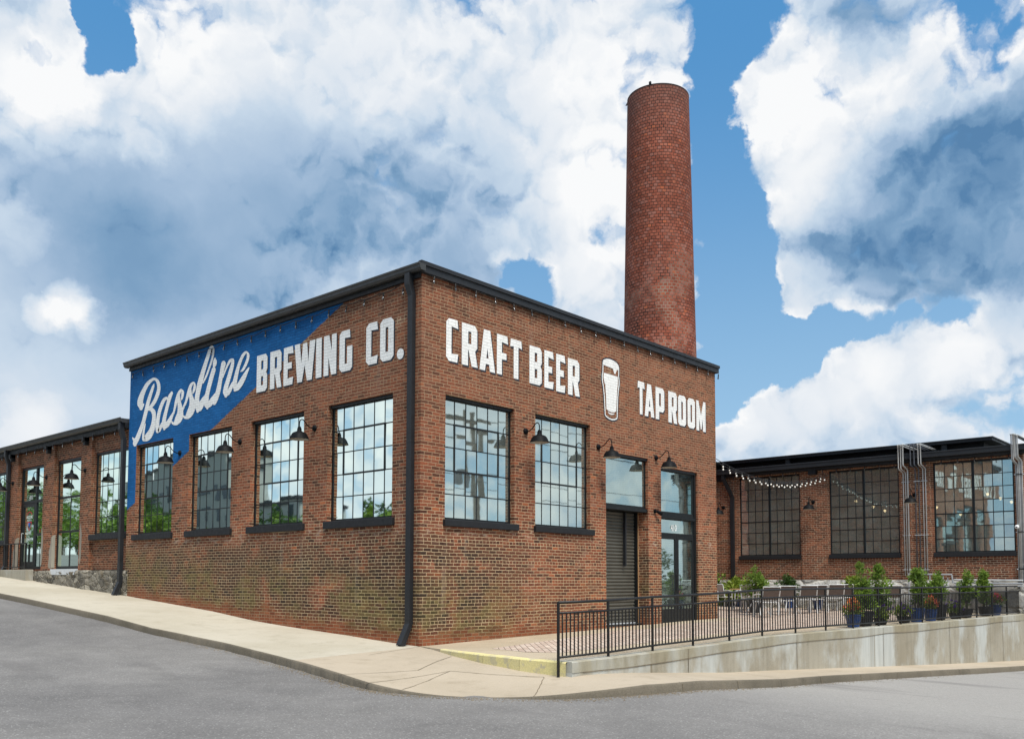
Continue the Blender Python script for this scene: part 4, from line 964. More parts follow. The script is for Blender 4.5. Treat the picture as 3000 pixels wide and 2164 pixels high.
# pint glass emblem
gl = MB(); gsh = MB()
OUT = [(5.905, 6.42), (5.915, 6.56), (5.945, 6.60), (6.055, 6.645), (6.22, 6.665), (6.35, 6.655), (6.48, 6.63), (6.565, 6.58), (6.595, 6.52), (6.60, 6.40), (6.59, 6.30), (6.615, 6.20), (6.61, 6.08), (6.575, 5.93), (6.548, 5.72), (6.53, 5.40), (6.525, 5.26), (6.49, 5.215), (6.40, 5.18), (6.28, 5.165), (6.15, 5.18), (6.04, 5.215), (5.99, 5.26), (5.98, 5.40), (5.955, 5.72), (5.92, 5.93), (5.88, 6.08), (5.872, 6.20), (5.90, 6.30)]
def inset(loop, k):
    n = len(loop); out = []
    for i in range(n):
        a = Vector(loop[i-1]); b = Vector(loop[i]); c = Vector(loop[(i+1) % n]); t = (c-a).normalized(); nn = Vector((-t.y, t.x)); cen = Vector((6.245, 5.9))
        if nn.dot(cen-b) < 0: nn = -nn
        out.append(tuple(b+nn*k))
    return out
poly_mesh(gl, [inset(OUT, .002), inset(OUT, .036)[::-1]], 'y', -.0062)
poly_mesh(gl, [[(5.935, 6.585), (6.055, 6.634), (6.269, 6.645), (6.462, 6.617), (6.565, 6.55), (6.560, 6.45), (6.525, 6.44), (6.515, 6.47), (6.435, 6.325), (6.395, 6.33), (6.36, 6.40), (6.33, 6.45), (6.28, 6.452), (5.955, 6.472)]], 'y', -.0064)
poly_mesh(gl, [[(5.955, 6.287), (6.532, 6.286), (6.544, 6.21), (6.535, 6.08), (6.515, 5.99), (6.487, 5.70), (6.465, 5.41), (6.38, 5.372), (6.26, 5.362), (6.14, 5.375), (6.06, 5.41), (6.045, 5.70), (6.016, 5.99), (5.965, 6.08), (5.945, 6.18)]], 'y', -.0064)
poly_mesh(gl, [[(6.11, 5.352), (6.20, 5.338), (6.30, 5.338), (6.40, 5.352), (6.36, 5.312), (6.25, 5.296), (6.15, 5.312)]], 'y', -.0064)
poly_mesh(gsh, [inset(OUT, -.034), inset(OUT, .006)[::-1]], 'y', -.003)
poly_mesh(gsh, [inset(OUT, .034), inset(OUT, .048)[::-1]], 'y', -.0032)
go = gl.build('painted_pint_glass', M_white, brew); gsh.build('emblem_outline', M_shadow, go)

# ------------------------------------------------------------------ low brick wing on the left
wing = thing('brick_wing', 'low brown brick wing with dark gutter and rubble stone base beside the blue wall', 'building', (0, 14, 1.0))
PX = .10; bays = [(12.145, 14.52), (15.24, 17.24), (18.07, 20.26), (21.05, 23.6), (24.4, 27.0), (27.8, 30.4)]
piers = [(14.52, 15.24), (17.24, 18.07), (20.26, 21.05), (23.6, 24.4), (27.0, 27.8), (30.4, 40.0)]
w1 = MB(); wall(w1, 'x', PX, 12.145, 40, 1.0, 5.52, [(12.25, 14.47, 2.57, 5.022), (15.26, 17.22, 1.56, 5.022), (18.09, 20.24, 1.585, 5.022), (21.1, 23.55, 2.57, 5.022), (24.45, 26.95, 2.57, 5.022), (27.85, 30.35, 2.57, 5.022)], depth=.06)
w1.quad((.2, 40, 1), (14, 40, 1), (14, 40, 5.5), (.2, 40, 5.5))
w1.build('wall', M_wing, wing)
for a, b in piers:
    p = MB(); p.box(0, PX+.02, a, b, 1.52, 5.52); p.build('pier', M_wing, wing)
window(wing, 'x', PX, 12.27, 14.45, 2.572, 5.02, 6, 5, d=.05, sill=(.03, .0, .16, .17), glass=M_wingglass)
for a, b in ((21.12, 23.53), (24.47, 26.93), (27.87, 30.33)): window(wing, 'x', PX, a, b, 2.572, 5.02, 6, 5, d=.05, sill=(.03, .03, .16, .17), glass=M_wingglass)
tw = window(wing, 'x', PX, 15.28, 17.20, 1.60, 5.02, 2, 3, d=.05, glass=M_wingglass, fr=.07, mw=.07)
n_ = MB()
for k in range(3): n_.tube([(PX+.12, 15.42+.03*k, 3.16+.10*(k % 2)), (PX+.12, 15.46+.05*k, 3.30), (PX+.12, 15.40+.06*k, 3.40), (PX+.12, 15.52, 3.36-.05*k), (PX+.12, 15.47, 3.22)], .012, 6)
tag(n_.build('neon_sign', M_neon), 'small glowing green neon sign inside the tall narrow window', 'sign')
b_ = MB(); b_.box(-.03, PX+.1, 15.25, 17.23, 1.40, 1.578); b_.build('window_ledge', M_doorwhite, tw)
# entrance: door leaf, sidelight, transoms
ent = MB(); c = PX+.03
for y0, y1, z0, z1 in ((18.11, 18.19, 1.59, 5.02), (18.90, 19.02, 1.59, 5.02), (20.12, 20.22, 1.59, 5.02), (18.19, 18.90, 4.94, 5.02), (19.02, 20.12, 4.94, 5.02), (18.19, 18.90, 3.80, 3.89), (19.02, 20.12, 3.80, 3.89), (18.19, 18.90, 2.69, 2.77), (18.19, 18.90, 1.59, 1.68)):
    ent.box(c, c+.06, y0, y1, z0, z1)
eo = ent.build('door_frame', M_frame, wing)
g = MB(); pane_mesh(g, 'x', 0, [(18.19, 18.90, 3.89, 4.94), (19.02, 20.12, 3.89, 4.94), (18.19, 18.90, 2.77, 3.80), (18.19, 18.90, 1.68, 2.69)], c+.03); g.build('glass', M_wingglass, eo)
d_ = MB()
for y0, y1, z0, z1 in ((19.03, 19.13, 1.60, 3.79), (20.02, 20.11, 1.60, 3.79), (19.13, 20.02, 3.68, 3.79), (19.13, 20.02, 1.60, 1.84)): d_.box(c+.008, c+.055, y0, y1, z0, z1)
do = d_.build('door', M_frame, wing)
g = MB(); pane_mesh(g, 'x', 0, [(19.13, 20.02, 1.84, 3.68)], c+.035); g.build('glass', M_wingglass, do)
h = MB(); h.tube([(c+.01, 19.98, 2.45), (c-.05, 19.98, 2.45), (c-.05, 19.98, 2.80), (c+.01, 19.98, 2.80)], .012, 6); h.build('pull_handle', M_chrome, do)
rr, uu = (0, -1, 0), (0, 0, 1); dx = c+.026
text_mesh('house_number', '410', .22, (dx, 19.47, 3.99), rr, uu, M_decalw, eo, squeeze=.8)
text_mesh('decal_text', 'BASSLINE', .145, (dx, 19.55, 3.335), rr, uu, M_decalw, do, squeeze=.82)
text_mesh('decal_text', 'BREWING CO.', .07, (dx, 19.55, 3.225), rr, uu, M_decalw, do, squeeze=.85)
text_mesh('decal_text', 'BREWERY', .115, (dx, 19.56, 2.80), rr, uu, M_decalw, do, squeeze=.72)
text_mesh('decal_text', '&', .10, (dx, 19.56, 2.695), rr, uu, M_decalw, do)
text_mesh('decal_text', 'TAPROOM', .115, (dx, 19.56, 2.59), rr, uu, M_decalw, do, squeeze=.72)
sh = MB(); poly_mesh(sh, [[(19.75, 3.18), (19.35, 3.18), (19.40, 3.02), (19.55, 2.86), (19.70, 3.02)], [(19.71, 3.15), (19.675, 3.03), (19.55, 2.90), (19.425, 3.03), (19.39, 3.15)]], 'x', dx)
arc = [(19.55+.20*math.cos(a), 3.40+.13*math.sin(a)) for a in [math.pi*i/10 for i in range(11)]]; arc2 = [(19.55+.17*math.cos(a), 3.40+.10*math.sin(a)) for a in [math.pi*i/10 for i in range(10, -1, -1)]]
sh.build('decal_outline', M_decalr, do); sh = MB(); poly_mesh(sh, [arc+arc2], 'x', dx); sh.build('decal_outline', M_decalr, do)
sh = MB(); poly_mesh(sh, [[(19.62, 3.15), (19.48, 3.15), (19.50, 3.05), (19.535, 3.02), (19.55, 2.91), (19.565, 3.02), (19.60, 3.05)]], 'x', dx); sh.build('decal_shape', M_decalb, do)
sh = MB(); poly_mesh(sh, [[(18.66, 2.90), (18.60, 2.90), (18.60, 2.80), (18.66, 2.80)]], 'x', c+.024); sh.build('sticker', M_decalr, eo)
# cement patches left on the piers beside the openings
for a, b in ((17.235, 17.49), (20.255, 20.52)):
    p = MB(); poly_mesh(p, [[(a, 1.60), (a, 2.62), (a+.06, 2.58), (a+.10, 2.33), (a+.20, 2.15), (a+.19, 1.95), (a+.235, 1.70), (a+.17, 1.60)]], 'x', -.006)
    p.quad((-.006, a-.005, 1.62), (PX, a-.005, 1.62), (PX, a-.005, 2.68), (-.006, a-.005, 2.62)); p.build('cement_patch', M_render, wing)
for a in (15.05, 17.95):
    p = MB(); poly_mesh(p, [[(a, 1.95), (a-.02, 2.62), (a+.08, 2.95), (a+.125, 2.9), (a+.125, 1.75), (a+.06, 1.7)]], 'x', -.006); p.build('cement_patch', M_render, wing)
# stone base with an uneven face
sb = MB(); ny_, nz_ = 110, 22; y0, y1 = 11.99, 18.4
from mathutils import noise as mnoise
for i in range(ny_+1):
    for j in range(nz_+1):
        y = y0+(y1-y0)*i/ny_; z = .45+(1.53-.45)*j/nz_; q = Vector((0, y*2.6, z*5.2)); d = .055*(mnoise.voronoi(q)[0][1]-mnoise.voronoi(q)[0][0])+.03*mnoise.noise(q*2.2)
        bulge = .06 if any(a-.05 < y < b+.05 for a, b in piers) else 0.0
        top = .0 if j < nz_ else .05
        sb.v.append((-.015-d-bulge+top, y, z))
for i in range(ny_):
    for j in range(nz_): a = i*(nz_+1)+j; sb.f.append((a, a+1, a+nz_+2, a+nz_+1))
k0 = len(sb.v); sb.quad((-.02, y0, .45), (.05, y0, .45), (.05, y0, 1.52), (-.02, y0, 1.52)); sb.quad((.0, y0, 1.528), (.12, y0, 1.528), (.12, y1, 1.528), (.0, y1, 1.528))
sb.build('stone_base', M_stone, wing, smooth=True)
b_ = MB(); b_.box(0.0, .14, 18.4, 40, .9, 1.52); b_.build('stone_base', M_stone, wing)
r_ = MB(); r_.box(-.02, 12, LY+.02, 40, 5.66, 5.78); ro = r_.build('roof', M_roof, wing)
g_ = MB(); gp2 = [(x*1.35, z-7.222+5.66) for x, z in gp]; o = 0
for y in (LY+.03, 40): g_.v += [(x, y, z) for x, z in gp2]
g_.f += [(i, (i+1) % n, (i+1) % n+n, i+n) for i in range(n)]+[tuple(range(n)), tuple(range(2*n-1, n-1, -1))]
g_.build('gutter', M_gutter, ro)
b_ = MB(); b_.box(-.10, .11, LY+.03, 40, 5.52, 5.659); b_.build('soffit_beam', M_trimdark, ro)
for y in (14.78, 17.55, 20.6, 24.0, 27.4):
    b_ = MB(); b_.box(-.13, -.005, y-.055, y+.055, 5.28, 5.519); b_.box(-.18, -.005, y-.055, y+.055, 5.40, 5.518); b_.build('bracket', M_trimdark, ro)
for y in (12.23, 20.85):
    d_ = MB(); zb = ground(-.1, y)+.02; d_.box(-.125, -.02, y, y+.135, max(zb+.35, zb), 5.2)
    d_.add([(-.22, y, 5.67), (-.10, y, 5.67), (-.10, y+.135, 5.67), (-.22, y+.135, 5.67), (-.22, y, 5.48), (-.10, y, 5.48), (-.10, y+.135, 5.48), (-.22, y+.135, 5.48), (-.126, y-.001, 5.19), (-.019, y-.001, 5.19), (-.019, y+.136, 5.19), (-.126, y+.136, 5.19)],
           [(0, 1, 5, 4), (1, 2, 6, 5), (2, 3, 7, 6), (3, 0, 4, 7), (4, 5, 9, 8), (5, 6, 10, 9), (6, 7, 11, 10), (7, 4, 8, 11)])
    d_.add([(-.126, y-.001, zb+.36), (-.019, y-.001, zb+.36), (-.019, y+.136, zb+.36), (-.126, y+.136, zb+.36), (-.28, y, zb), (-.16, y, zb-.02), (-.16, y+.135, zb-.02), (-.28, y+.135, zb)],
           [(0, 1, 5, 4), (1, 2, 6, 5), (2, 3, 7, 6), (3, 0, 4, 7), (4, 5, 6, 7)])
    d_.build('downspout', M_trim, wing)
im = MB(); im.quad((4, 12.2, 1.5), (4, 40, 1.5), (4, 40, 5.5), (4, 12.2, 5.5)); im.quad((.2, 12.2, 1.5), (4, 12.2, 1.5), (4, 40, 1.5), (.2, 40, 1.5)); im.build('interior', M_inner, wing)
# landing with its railing
lm = MB(); lm.box(-.25, -.01, 18.6, 30, .7, 1.572); o = lm.build('concrete_landing', M_rwall, bevel=.015); tag(o, 'raised grey concrete landing in front of the low wing entrance', 'landing')
lr = thing('landing_railing', 'short black metal railing on the concrete landing by the door', 'railing', (-.13, 21, 1.572))
for nm, z in (('top_rail', 2.44), ('bottom_rail', 1.66)):
    m_ = MB(); m_.bar((-.13, 18.98, z), (-.13, 29.6, z), .045, .03); m_.build(nm, M_rail, lr)
for y in (18.98, 20.3, 21.6, 22.9, 24.2, 25.5, 27.5, 29.6):
    m_ = MB(); m_.box(-.155, -.105, y-.025, y+.025, 1.572, 2.44); m_.build('post', M_rail, lr)
y = 18.98+.32
while y < 29.4:
    m_ = MB(); m_.box(-.139, -.121, y-.009, y+.009, 1.675, 2.425); m_.build('baluster', M_rail, lr); y += .33
# ------------------------------------------------------------------ hall on the far side of the patio
HX_ = 19.9; HY0, HY1 = -5.95, 17.0
hall = thing('brick_hall', 'long dark brick hall with big steel windows and black overhanging roof behind the patio', 'building', (HX_, 2, .28))
hw = [(1.348, 3.765), (-2.172, 0.253), (-5.684, -3.275)]
hm = MB(); wall(hm, 'x', HX_, HY0, HY1, 1.307, 5.333, [(a, b, 2.205, 5.178) for a, b in hw]+[(6.2, 8.7, 2.205, 5.178)], depth=.10)
hm.quad((HX_, HY0, 0), (38, HY0, 0), (38, HY0, 5.292), (HX_, HY0, 5.292)); hm.quad((HX_, HY1, 0), (38, HY1, 0), (38, HY1, 5.292), (HX_, HY1, 5.292)); hm.quad((38, HY0, 0), (38, HY1, 0), (38, HY1, 5.292), (38, HY0, 5.292))
hm.build('wall', M_hall, hall)
for a, b in ((3.969, 4.949), (0.319, 1.282), (-3.218, -2.229), (-5.94, -5.7)):
    p = MB(); p.box(HX_-.05, HX_-.002, a, b, 1.315, 5.309); p.build('pier', M_hall, hall)
for a, b in hw+[(6.2, 8.7)]: window(hall, 'x', HX_, a+.01, b-.01, 2.205, 5.178, 8, 7, d=.06, sill=(.03, .03, .147, .08), mid=True, heavy=(3,), glass=M_hallglass, fr=.042, mw=.022)
# limestone footing with a lumpy face
fm = MB(); ny_, nz_ = 200, 8
for i in range(ny_+1):
    for j in range(nz_+1):
        y = HY0+(HY1-HY0)*i/ny_; z = .05+(1.307-.05)*j/nz_; q = Vector((0, y*1.1, z*2.4)); d = .05*mnoise.noise(q)+.05*mnoise.noise(q*2.7)
        fm.v.append((HX_-.14-d if j < nz_ else HX_-.05, y, z))
for i in range(ny_):
    for j in range(nz_): a = i*(nz_+1)+j; fm.f.append((a, a+1, a+nz_+2, a+nz_+1))
fm.build('stone_footing', M_limestone, hall, smooth=True)
rm_ = MB(); E0, E1 = HY0-.16, HY1+.3
rm_.add([(19.59, E0, 5.488), (21.452, E0, 5.668), (21.452, E1, 5.668), (19.59, E1, 5.488), (19.59, E0, 5.456), (21.452, E0, 5.635), (21.452, E1, 5.635), (19.59, E1, 5.456)], [(0, 1, 2, 3), (7, 6, 5, 4), (0, 4, 5, 1), (2, 6, 7, 3), (0, 3, 7, 4)])
rm_.box(24.964, 38.2, E0, E1, 5.333, 5.456)
hro = rm_.build('roof', M_roof, hall)
g_ = MB(); g_.box(19.508, 19.622, E0, E1, 5.333, 5.506); g_.box(19.492, 19.639, E0, E1, 5.472, 5.517); g_.build('gutter', M_trim, hro, bevel=.01)
g_ = MB(); g_.box(19.63, 19.916, E0, E1, 5.243, 5.35); g_.build('soffit', M_trimdark, hro)
mo = MB(); mo.box(20.839, 24.964, -4.851, E1, 5.913, 5.987); mo.box(20.798, 25.004, -4.892, E1+.02, 5.988, 6.027); mro = mo.build('raised_roof', M_trim, hall)
m_ = MB(); m_.box(21.329, 24.8, -4.483, E1-.3, 5.619, 5.912); m_.build('clerestory_wall', M_trimdark, mro)
y = -4.238
while y < 10:
    m_ = MB(); L = rnd.choice((.62, .8, 1.1)); m_.box(21.207, 21.321, y, y+L, 5.668, 5.729); m_.build('clerestory_pane', M_doorwhite, mro); y += L+.11
for y in (-3.422, 2.214):
    m_ = MB(); m_.box(20.962, 21.084, y, y+.17, 5.619, 5.911); m_.build('roof_post', M_trim, mro)
d_ = MB(); d_.box(19.737, 19.843, 3.945, 4.084, .28, 4.476)
d_.add([(19.541, 4.214, 5.341), (19.655, 4.214, 5.341), (19.655, 4.337, 5.341), (19.541, 4.337, 5.341), (19.541, 4.214, 5.17), (19.655, 4.214, 5.17), (19.655, 4.337, 5.17), (19.541, 4.337, 5.17), (19.737, 3.946, 4.467), (19.842, 3.946, 4.467), (19.842, 4.083, 4.467), (19.737, 4.083, 4.467)],
       [(0, 1, 5, 4), (1, 2, 6, 5), (2, 3, 7, 6), (3, 0, 4, 7), (4, 5, 9, 8), (5, 6, 10, 9), (6, 7, 11, 10), (7, 4, 8, 11)])
d_.build('downspout', M_trim, hall)
for y in (4.459, 0.784, -2.728):
    b_ = MB(); b_.box(19.655, 19.847, y-.14, y+.14, 5.088, 5.243); b_.build('bracket', M_trimdark, hro)
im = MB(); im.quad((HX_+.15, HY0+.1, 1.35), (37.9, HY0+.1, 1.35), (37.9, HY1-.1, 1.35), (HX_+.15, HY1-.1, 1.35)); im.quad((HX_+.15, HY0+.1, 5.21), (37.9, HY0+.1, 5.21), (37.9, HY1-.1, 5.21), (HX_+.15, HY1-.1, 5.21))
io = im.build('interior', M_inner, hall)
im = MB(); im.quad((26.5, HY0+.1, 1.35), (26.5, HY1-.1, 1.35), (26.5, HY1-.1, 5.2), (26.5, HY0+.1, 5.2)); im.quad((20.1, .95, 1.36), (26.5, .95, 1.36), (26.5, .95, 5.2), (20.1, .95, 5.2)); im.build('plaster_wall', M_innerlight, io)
cm = MB(); cm.box(20.9, 21.3, -5.5, .4, 2.0, 2.05); cm.build('counter', M_doorwhite, io)

# pendant lamps seen through the hall windows
def pend():
    t = thing('pendant_lamp', 'p', 'lamp', (0, 0, 0), 'warm pendant lamps inside the hall')
    m_ = MB(); m_.lathe((0, 0, 0), [(.02, .10), (.03, .07), (.05, .05), (.03, -.02)], 12); m_.tube([(0, 0, .08), (0, 0, 1.6)], .008, 6); m_.build('stem', M_cable, t, smooth=True)
    m_ = MB(); m_.lathe((0, 0, 0), [(.001, .02), (.03, .0), (.048, -.04), (.04, -.08), (.001, -.11)], 14); m_.build('bulb', M_glow, t, smooth=True)
    return t
PEND = [(2.032, 4.74, 'left pendant lamp glowing behind the middle hall window'), (1.307, 4.468, 'middle pendant lamp glowing behind the middle hall window'), (.822, 4.275, 'right and lowest pendant lamp behind the middle hall window'),
        (-1.228, 4.311, 'leftmost pendant lamp glowing behind the right hall window'), (-2.123, 3.994, 'lowest pendant lamp behind the right hall window'), (-3.129, 4.73, 'largest bright pendant lamp behind the right hall window'), (-3.574, 4.531, 'pendant lamp second from the right behind the right hall window'), (-3.958, 4.376, 'rightmost pendant lamp behind the right hall window')]
p0 = pend()
for i, (y, z, lab) in enumerate(PEND):
    k = .8684; loc = (21.9, -12.875+(y+12.875)*k, 1.248+(z-1.248)*k)
    if i == 0: p0.location = loc; p0['label'] = lab
    else: copy_tree(p0, loc, label=lab)

# ------------------------------------------------------------------ chimney and its bird
chim = thing('brick_chimney', 'tall tapered round red brick chimney rising behind the corner building', 'chimney', (CH[0], CH[1], .2))
m_ = MB(); m_.lathe((CH[0], CH[1], 0), [(1.60, .1), (1.39, 10.5), (1.205, 20.24)], 128); m_.build('shaft', M_stack, chim, smooth=True)
m_ = MB(); m_.lathe((CH[0], CH[1], 0), [(1.206, 20.24), (1.210, 20.245), (1.210, 20.28), (1.0, 20.30), (.98, 20.0)], 128); m_.lathe((CH[0], CH[1], 20.0), [(.98, 0), (0.001, 0)], 64); m_.build('cap_ring', M_trim, chim, smooth=50.0)
m_ = MB(); m_.box(16.93, 16.99, 5.72, 5.80, 20.28, 20.37); m_.build('rim_bolt', M_trimdark, chim)
bird = thing('bird', 'small grey bird perched on the left rim of the chimney', 'bird', (17.72, 7.22, 20.29))
def blob(name, parent, mtl, pts, radii, sub=2):
    me = bpy.data.meshes.new(name); me.from_pydata([tuple(p) for p in pts], [(i, i+1) for i in range(len(pts)-1)], []); me.update()
    o = bpy.data.objects.new(name, me); COL.objects.link(o); o.modifiers.new('skin', 'SKIN')
    if not me.skin_vertices: me.skin_vertices.new()
    for v, r in zip(me.skin_vertices[0].data, radii): v.radius = (r, r)
    me.skin_vertices[0].data[0].use_root = True
    s = o.modifiers.new('smooth', 'SUBSURF'); s.levels = sub; s.render_levels = sub
    me.materials.append(mtl); attach(o, parent); return o
bx0, by0, bz0 = bird.location
blob('body', bird, M_feather, [(bx0, by0+.20, bz0+.02), (bx0, by0+.11, bz0+.07), (bx0, by0+.03, bz0+.12), (bx0, by0-.05, bz0+.18), (bx0, by0-.08, bz0+.25), (bx0, by0-.11, bz0+.255), (bx0, by0-.15, bz0+.245)], [.018, .045, .075, .065, .04, .038, .008])
m_ = MB()
for s in (-1, 1): m_.tube([(bx0+.02*s, by0, bz0+.07), (bx0+.025*s, by0-.01, bz0+.0)], .008, 6)
m_.build('legs', M_trimdark, bird)

# ------------------------------------------------------------------ gooseneck lamps
def gooseneck():
    t = thing('gooseneck_lamp', 'x', 'wall lamp', (0, 0, 0))
    m_ = MB(); o = 0
    pr = [(.0, .05), (.03, .05), (.06, .035), (.068, .012), (.07, 0.0)]
    n = 20; m_.v = [(-d, r*math.cos(2*math.pi*k/n), r*math.sin(2*math.pi*k/n)) for (r, d) in pr for k in range(n)]
    m_.f = [(i*n+k, i*n+(k+1) % n, (i+1)*n+(k+1) % n, (i+1)*n+k) for i in range(len(pr)-1) for k in range(n)]
    m_.build('wall_plate', M_lamp, t, smooth=True)
    arm = spline([(-.03, 0, 0), (-.09, 0, -.005), (-.15, 0, .012), (-.22, 0, .06), (-.28, 0, .125), (-.335, 0, .15), (-.38, 0, .125), (-.40, 0, .06), (-.40, 0, -.03)], 4)
    m_ = MB(); m_.tube(arm, .0115, 8); m_.build('arm', M_lamp, t, smooth=True)
    m_ = MB(); m_.lathe((-.40, 0, 0), [(.012, -.01), (.03, -.015), (.036, -.03), (.036, -.045), (.046, -.05), (.048, -.10), (.055, -.115), (.09, -.13), (.132, -.147), (.152, -.165), (.178, -.21), (.200, -.262), (.210, -.282), (.207, -.290)], 40)
    sh = m_.build('shade', M_lamp, t, smooth=45.0)
    m_ = MB(); m_.lathe((-.40, 0, 0), [(.206, -.289), (.196, -.262), (.172, -.212), (.146, -.172), (.09, -.145), (.001, -.135)], 40); m_.build('shade_lining', M_lampin, sh, smooth=45.0)
    return t
g0 = gooseneck()
first = True
LAMPS = [((0, 9.227, 4.536), 0, 'black gooseneck lamp on the blue wall, over the leftmost tall building window', 'lamps on the blue and brick side'),
 ((0, 6.366, 4.542), 0, 'black gooseneck lamp over the second window from the blue wall edge', 'lamps on the blue and brick side'),
 ((0, 3.395, 4.542), 0, 'black gooseneck lamp on brick between the two windows nearest the corner downspout', 'lamps on the blue and brick side'),
 ((3.068, 0, 4.492), 1, 'black gooseneck lamp between the two windows under the white beer lettering', 'lamps on the tap room side'),
 ((5.721, 0, 4.446), 1, 'black gooseneck lamp over the roller door transom window', 'lamps on the tap room side'),
 ((8.233, 0, 4.443), 1, 'black gooseneck lamp over the glass double door', 'lamps on the tap room side'),
 ((-.002, 14.92, 4.532), 0, 'black gooseneck lamp on the low wing pier by the tall narrow window', 'lamps on the low wing'),
 ((-.002, 17.80, 4.535), 0, 'black gooseneck lamp on the low wing pier by the entrance door', 'lamps on the low wing'),
 ((-.002, 20.66, 4.543), 0, 'black gooseneck lamp cut by the left edge of the photo', 'lamps on the low wing'),
 ((19.849, 4.421, 4.1), 0, 'small gooseneck lamp beside the hall downspout', 'lamps on the hall'),
 ((19.849, 0.825, 4.108), 0, 'small gooseneck lamp on the patched hall pier between two windows', 'lamps on the hall'),
 ((19.849, -2.687, 4.149), 0, 'small gooseneck lamp among the conduits on the hall', 'lamps on the hall')]
for loc, side, lab, grp in LAMPS:
    t = g0 if first else copy_tree(g0)
    first = False; t.location = loc; t.rotation_euler = (0, 0, math.pi/2*side); t['label'] = lab; t['group'] = grp
sp = thing('wall_spotlight', 'small black spotlight on the pier between roller door and glass door', 'spotlight', (8.196, 0, 3.04))
m_ = MB(); m_.tube([(8.15, -.003, 3.05), (8.15, -.04, 3.05)], .05, 14); m_.build('base', M_lamp, sp)
m_ = MB(); m_.tube([(8.16, -.07, 3.05), (8.22, -.09, 3.02), (8.30, -.12, 2.99)], [.03, .045, .055], 14); m_.tube([(8.15, -.04, 3.05), (8.17, -.075, 3.045)], .02, 8); m_.build('head', M_lamp, sp)

# ------------------------------------------------------------------ string lights
def bulb_proto(white):
    m_ = MB(); m_.lathe((0, 0, 0), [(.004, .07), (.014, .06), (.017, .0), (.015, -.02)], 10); a = m_.build('bulb_socket', M_cable, None, smooth=True)
    m_ = MB()
    if white: m_.lathe((0, 0, 0), [(.011, -.012), (.023, -.03), (.027, -.047), (.021, -.066), (.001, -.076)], 12)
    else: m_.lathe((0, 0, 0), [(.011, -.018), (.022, -.045), (.024, -.06), (.016, -.078), (.001, -.085)], 12)
    b = m_.build('bulb', M_bulbw if white else M_bulb, None, smooth=True)
    return a, b
def string_lights(label, pts, drops, white, sag, group):
    t = thing('string_lights', label, 'string lights', pts[0], group)
    m_ = MB(); path = []
    for a, b in zip(pts, pts[1:]):
        a = Vector(a); b = Vector(b)
        for k in range(5): u = k/5; p = a.lerp(b, u); p.z -= sag*4*u*(1-u); path.append(p)
    path.append(Vector(pts[-1])); m_.tube(path, .009, 5); m_.build('cord', M_cable, t)
    a, b = bulb_proto(white)
    for i, p in enumerate(drops):
        s = a if i == 0 else a.copy(); g = b if i == 0 else b.copy()
        if i: COL.objects.link(s); COL.objects.link(g)
        g.parent = t; g.location = Vector(p)-Vector(t.location); s.parent = g; s.location = (0, 0, 0)
        g.rotation_euler = (rnd.uniform(-.15, .15), rnd.uniform(-.15, .15), 0)
    return t
yy = [12.0-.60*k for k in range(20)]
string_lights('string of clear bulbs hung under the gutter along the blue wall', [(-.06, y, 7.05+.02*math.sin(3*y)) for y in yy], [(-.06, y-.12, 6.955+.015*math.sin(7*y)) for y in yy], False, .035, 'clear bulb strings under the gutters')
xx = [.05+.588*k for k in range(20)]
string_lights('string of clear bulbs hung under the fascia above the beer lettering', [(x, -.07, 7.215) for x in xx], [(x+.2, -.075, 7.12+.01*math.sin(5*x)) for x in xx], False, .04, 'clear bulb strings under the gutters')
yy = [12.6+.72*k for k in range(14)]
string_lights('string of clear bulbs along the dark soffit of the low wing', [(-.14, y, 5.53) for y in yy], [(-.14, y+.1, 5.44+.012*math.sin(6*y)) for y in yy], False, .04, 'clear bulb strings under the gutters')
yy = [4.4-.50*k for k in range(22)]
string_lights('string of clear bulbs under the black hall roof edge', [(19.696, y, 5.235) for y in yy], [(19.696, y, 5.17+.015*math.sin(4*y)) for y in yy], False, .03, 'clear bulb strings under the gutters')
def catenary(a, b, sag, n, white, label, off):
    A = Vector(a); B = Vector(b); P = []
    for k in range(n+1): u = k/n; p = A.lerp(B, u); p.z -= sag*4*u*(1-u); P.append(tuple(p))
    D = [(p[0], p[1]+off*(k % 2), p[2]-.075) for k, p in enumerate(P) if 0 < k < n]
    string_lights(label, P, D, white, 0.0, 'festoons across the patio')
catenary((11.42, .02, 4.74), (19.818, 0.376, 5.088), .46, 20, True, 'upper festoon of white globe bulbs strung from corner building to hall', .0)
catenary((11.42, .02, 4.66), (19.818, 0.213, 5.047), .46, 20, True, 'lower festoon of white globe bulbs strung from corner building to hall', .0)

# ------------------------------------------------------------------ retaining wall and railing
RP = [(-1.32, -4.46), (-.12, -4.49), (1.1, -4.51), (2.34, -4.54), (3.59, -4.57), (4.85, -4.6), (6.13, -4.7), (7.41, -4.8), (8.67, -4.9), (9.95, -5.0), (11.19, -5.09), (12.46, -5.19), (13.7, -5.29), (14.94, -5.39), (16.18, -5.48), (17.39, -5.58), (18.63, -5.67), (19.78, -5.76)]
def ry(x):
    return lerp_tab(RP, x)
rw = thing('retaining_wall', 'stained grey concrete retaining wall stepping up beside the street', 'retaining wall', (10, -5, -.5))
m_ = MB(); c_ = MB(); N = 64; X0, X1 = -1.185, 19.85
for i in range(N+1):
    x = X0+(X1-X0)*i/N; y = ry(x)-.14; zt = plaza_z(x, -5)+.016; zc = zt-.175-.012*math.sin(x*1.7); zb = ground(x, y)-.2
    m_.v += [(x, y, zb), (x, y, max(zc, zb+.01)), (x, y+.3, max(zc, zb+.01))]
    c_.v += [(x, y-.008, zc), (x, y-.008, zt-.012), (x, y+.004, zt), (x, y+.28, zt), (x, y+.30, zc)]
